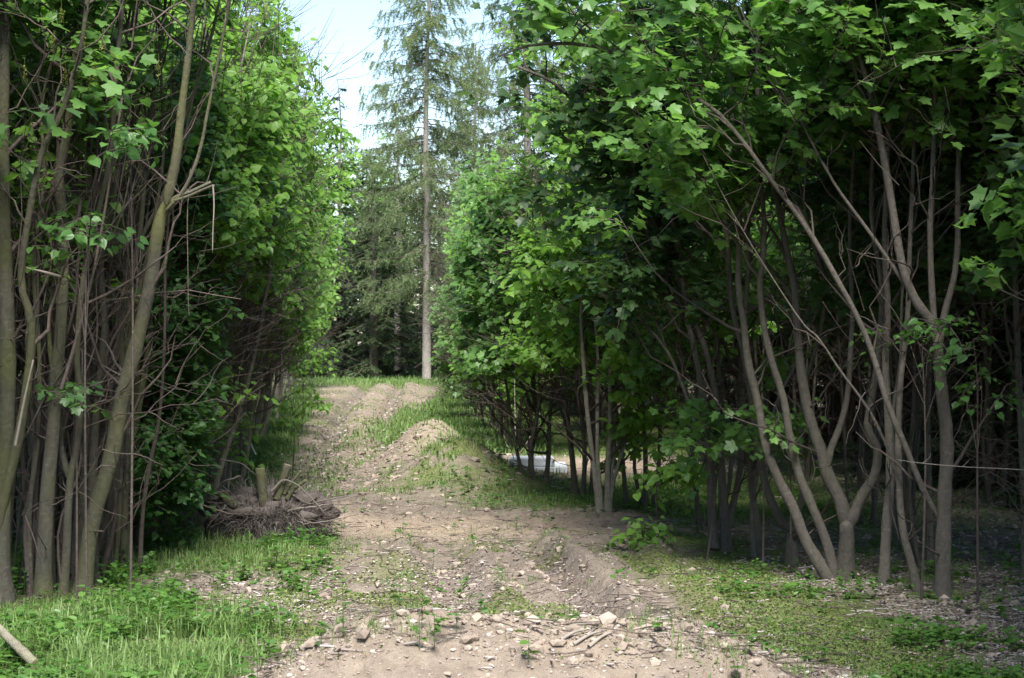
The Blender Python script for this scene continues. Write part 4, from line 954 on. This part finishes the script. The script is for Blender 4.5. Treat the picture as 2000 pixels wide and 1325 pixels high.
# ------------------------------------------------------------------ loose things
def stick(name, label, cat, pts, r0, r1, mats, m=14, sides=8, seed=0, jag=.0, forks=()):
    rng = np.random.default_rng(seed); P = crom(pts, m); b = P[0].copy(); mb = MB()
    R = np.linspace(r0, r1, m) * (1 + .12 * (rng.random(m) - .5))
    tubes(mb, (P - b)[None], R[None], sides, 0, .6, cap=len(mats) - 1)
    for f, rr in forks: tubes(mb, (crom(f, 8) - b)[None], np.linspace(rr, rr * .3, 8)[None], 5, 0, .6, cap=0)
    o = mb.build(name, mats, None, loc=tuple(b)); return tag(o, label, cat)
def G(px, py):   # point on the ground plane under a pixel row
    d = CAMZ * F / (py - 662.5)
    for _ in range(6):
        x = (px - 1000) / F * d; d = (CAMZ - gz(x, d)) * F / (py - 662.5)
    x = (px - 1000) / F * d; return np.array([x, d, float(hfull(np.array(x), np.array(d)))])
stick('log', 'short weathered pale log in the grass at the lower left corner', 'log', [W(-30, 1200, 10.6), W(10, 1240, 10.5), W(70, 1298, 10.3)], .021, .027, [M['bark_p'], M['cutwood']], 30, 10, 1)
p = G(1100, 1222)
stick('broken_plank', 'flat grey splinter of wood on the crest of the near heap', 'wood', [W(1085, 1226, 9.45), W(1120, 1221, 9.4), W(1158, 1216, 9.35)], .008, .012, [M['deadwood'], M['deadwood']], 10, 6, 2, forks=[([W(1138, 1220, 9.36), W(1142, 1236, 9.34)], .008)])
stick('fallen_branch', 'bleached bare branch reaching in horizontally from the right edge', 'branch', [W(2080, 925, 12.4), W(1980, 917, 12.5), W(1880, 912, 12.6), W(1800, 905, 12.7), W(1750, 898, 12.8)], .004, .0015, [M['deadwood'], M['deadwood']], 20, 6, 3,
      forks=[([W(1800, 906, 12.7), W(1815, 895, 12.7), W(1818, 885, 12.7)], .002), ([W(1880, 912, 12.6), W(1895, 897, 12.6)], .002)])
stick('stake', 'thin white-tipped stick leaning in the grass left of the track', 'stick', [W(500, 888, 24), W(492, 872, 24), W(483, 848, 24)], .010, .008, [M['whitepaint'], M['whitepaint']], 6, 6, 4)
for i, (pts, lab) in enumerate([([(400, 1120), (425, 1130), (440, 1190)], 'thin dark curved twig standing in the mossy patch'), ([(560, 1210), (575, 1180), (560, 1150)], 'small dark bent twig left of the wood-chip rut')]):
    pass
stick('hanging_bark', 'long strip of bark hanging from the snapped limb of the leaning stem', 'bark strip', [W(416, 362, 13.7), W(418, 400, 13.7), W(416, 450, 13.7), W(415, 495, 13.7)], .006, .003, [M['deadwood'], M['deadwood']], 12, 5, 5)
stick('hanging_bark', 'brown bark strip dangling between the leaning stem and the hornbeam', 'bark strip', [W(372, 330, 13.9), W(366, 420, 13.9), W(367, 520, 13.9), W(368, 600, 13.9), W(371, 618, 13.9)], .004, .002, [M['deadtwig'], M['deadtwig']], 16, 5, 6)
stick('broken_stub', 'pale splintered dead stick poking out among the left-edge stems', 'stick', [W(45, 522, 13.2), W(80, 530, 13.2), W(120, 541, 13.2)], .004, .012, [M['deadwood'], M['cutwood']], 8, 6, 7)
stick('broken_stub', 'upright splintered stick beside the left-edge mossy stem', 'stick', [W(30, 870, 13.0), W(50, 770, 13.0), W(65, 703, 13.0)], .010, .005, [M['deadwood'], M['cutwood']], 8, 6, 8)
stick('dead_branch', 'arched reddish dead branch among the left foreground stems', 'branch', [W(120, 760, 13.3), W(150, 660, 13.3), W(185, 520, 13.3), (W(215, 350, 13.3)), W(240, 180, 13.3)], .013, .007, [M['deadtwig'], M['deadtwig']], 18, 7, 9)
# driftwood-like splinters on the near heap
for i, (a, b) in enumerate((((1120, 1290), (1185, 1258)), ((1150, 1300), (1205, 1285)), ((1095, 1275), (1150, 1268)))):
    A, B = W(*a, 9.05), W(*b, 9.15); A[2] = hfull(A[0], A[1]) + .012; B[2] = hfull(B[0], B[1]) + .02
    stick('wood_splinter', ['longest frayed grey splinter in the middle of the near heap', 'lowest frayed splinter on the near heap', 'short splinter left of the frayed ones on the near heap'][i], 'wood', [A, (A + B) / 2 + UP * .012, B], .010, .004, [M['deadwood'], M['deadwood']], 8, 6, 20 + i)
# felled pole and sapling beside the clearing
stick('felled_branch', 'pale cut branch lying beyond the heap near the concrete block', 'branch', [W(968, 892, 27), W(990, 898, 27), W(1006, 904, 26.8)], .018, .012, [M['deadwood'], M['cutwood']], 8, 7, 30)
stick('sapling', 'thin white-barked sapling pole standing behind the heaps', 'sapling', [W(1007, 892, 27.5), W(1006, 820, 27.5), W(1005, 720, 27.5), W(1010, 620, 27.5)], .010, .005, [M['bark_p'], M['bark_p']], 16, 6, 31,
      forks=[([W(1007, 890, 27.5), W(1020, 880, 27.4), W(1038, 848, 27.4)], .014), ([W(1005, 890, 27.5), W(990, 870, 27.5), W(984, 850, 27.5)], .008)])
# concrete block
def slab():
    d = 26.0; x0, x1 = (996 - 1000) / F * d, (1082 - 1000) / F * d; zb = gz(.3, d)
    root = empty('concrete_block', ((x0 + x1) / 2, d, zb), 'pale grey concrete block on a light base beside the clearing', 'concrete block')
    def box(mb, a, b, c, d_, e, f, bev=.012):
        import bmesh
        bm = bmesh.new(); bmesh.ops.create_cube(bm, size=1)
        for v in bm.verts: v.co = ((a + b) / 2 + v.co.x * (b - a), (c + d_) / 2 + v.co.y * (d_ - c), (e + f) / 2 + v.co.z * (f - e))
        bmesh.ops.bevel(bm, geom=bm.edges[:], offset=bev, segments=2, affect='EDGES'); bm.verts.ensure_lookup_table()
        n0 = mb.n
        mb.add(np.array([v.co[:] for v in bm.verts]), np.zeros((0, 4), int))
        for f_ in bm.faces: mb.addmore(np.array([[v.index for v in f_.verts]]), 0, n0, False)
        bm.free()
    w = (x1 - x0) / 2
    mb = MB(); box(mb, -w, w, -.3, .5, .04, .13); mb.build('block', M['concrete'], root)
    mb = MB(); box(mb, -w - .09, w + .16, -.5, .75, -.03, .035, .006); mb.build('base_slab', M['whitepaint'], root)
slab()

# low leafy sprays near the right-hand trunks
def sapling(label, px, py, d, seed, w, h, mk='maple', tm=MAPLE0, size=.10, n=10, side_=0.):
    rng = np.random.default_rng(seed); x = (px - 1000) / F * d; b = np.array([x, d, gz(x, d) - .02])
    root = empty('maple_sapling' if 'maple' in mk else 'lime_sapling', tuple(b), label, 'sapling')
    top = W(px, py, d) - b; mT = MB(); mL = MB(); ends = top + rng.normal(0, 1, (n, 3)) * np.array([w, .3, h])
    S = []
    kink = top * np.array([.5, .5, .55]) + rng.normal(0, .03, 3); main = crom([np.array([side_, 0, 0]), kink, top], 14)
    tubes(mT, main[None], np.linspace(.010, .004, 14)[None], 6, 0, .5)
    for e in ends:
        o_ = main[rng.integers(8, 13)]; P = crom([o_, (o_ + e) / 2 + rng.normal(0, .02, 3) + UP * .03, e], 9); S.append(P)
    tubes(mT, np.array(S), np.broadcast_to(np.linspace(.004, .002, 9), (n, 9)), 5, 0, .5)
    S = np.array(S); st = np.concatenate([S[:, 8], S[:, 7], S[:, 6]]); D = nrm(rng.normal(0, 1, (len(st), 3)) * [1, 1, .3])
    sprays(rng, mL, st, D, rng.uniform(.15, .35, len(st)), 6, tm, size, 0, .5, LIGHT, .15, 1)
    mT.build('stem', [M['twig']], root); mL.build('crown', [M[mk], M['twig']], root)
sapling('low maple spray of broad leaves in front of the dark trunk pair', 1380, 830, 15.6, 801, .22, .10, 'maple', MAPLE0, .085, 13)
sapling('maple spray hanging across the crooked-armed maple', 1490, 815, 15.0, 802, .18, .07, 'maple', MAPLE0, .078, 9)
sapling('second maple spray lower and nearer the stout forked maple', 1545, 850, 14.8, 803, .10, .05, 'maple_dark', MAPLE0, .075, 5)
sapling('lime spray drooping right of the pale stem cluster', 1290, 900, 17.2, 804, .18, .12, 'lime', LIME0, .08, 12)
sapling('small dark-leaved bush at the near edge of the sandy crossing', 1255, 1035, 16.6, 805, .12, .04, 'lime', LIME0, .07, 7)
sapling('leafy collar of shoots around the fork of the straight maple', 1800, 640, 13.2, 806, .12, .04, 'lime_dark', LIME0, .055, 8)
sapling('sparse leafy twig right of the straight maple', 1910, 740, 13.0, 807, .06, .10, 'lime_dark', LIME0, .05, 5)
sapling('leafy shoot in front of the left-edge stems at eye level', 170, 430, 12.9, 808, .07, .04, 'lime_dark', LIME0, .07, 5)
sapling('heart-leaved shoot high among the left foreground stems', 255, 250, 13.0, 809, .07, .04, 'lime_dark', LIME0, .075, 5)
sapling('leafy shoot low down among the left foreground stems', 150, 760, 13.0, 810, .06, .03, 'maple_dark', MAPLE0, .07, 3)
sapling('bright lime shoot at the foot of the left row beside the uprooted stump', 400, 760, 17.6, 811, .18, .2, 'lime', LIME0, .07, 12)
sapling('leafy lime shoots between the pale stems of the left row above the stump', 470, 700, 23, 813, .2, .2, 'lime', LIME1, .075, 12)
sapling('lime shoots low at the foot of the left row behind the stump', 420, 850, 20.5, 814, .2, .15, 'lime', LIME1, .075, 12)
sapling('lime bough drooping over the far grass verge', 590, 700, 38, 815, .3, .2, 'lime', LIME1, .09, 14)
sapling('lime shoot leaning out over the grass verge beyond the stump', 570, 790, 24, 812, .14, .12, 'lime', LIME1, .075, 7)
# hanging flower tassels of the upper-left maple
rngf = np.random.default_rng(5)
for i, (a, b) in enumerate([(62, 240), (48, 130), (105, 75), (128, 135), (165, 60), (185, 130), (200, 70), (310, 120), (120, 15), (175, 150)]):
    p = W(a, b, 13.0); mb = MB(); n = 60; t = rngf.random(n); L = .08
    P = np.stack([rngf.normal(0, .008, n), rngf.normal(0, .008, n), -t * L * 1.2], -1)
    leaves(mb, OVAL, P, rngf.normal(0, 1, (n, 3)), rngf.normal(0, 1, (n, 3)), rngf.uniform(.008, .016, n), 0, rngf.random(n))
    tubes(mb, np.array([[[0, 0, .05], [0, 0, 0], [0, 0, -L]]]), np.array([[.0015, .0015, .001]]), 3, 0, .5)
    tag(mb.build('flower_tassel', M['flower'], None, loc=tuple(p)), 'yellow-green flower tassel hanging among the upper-left maple leaves', 'flower', 'flower tassels of the upper-left maple')
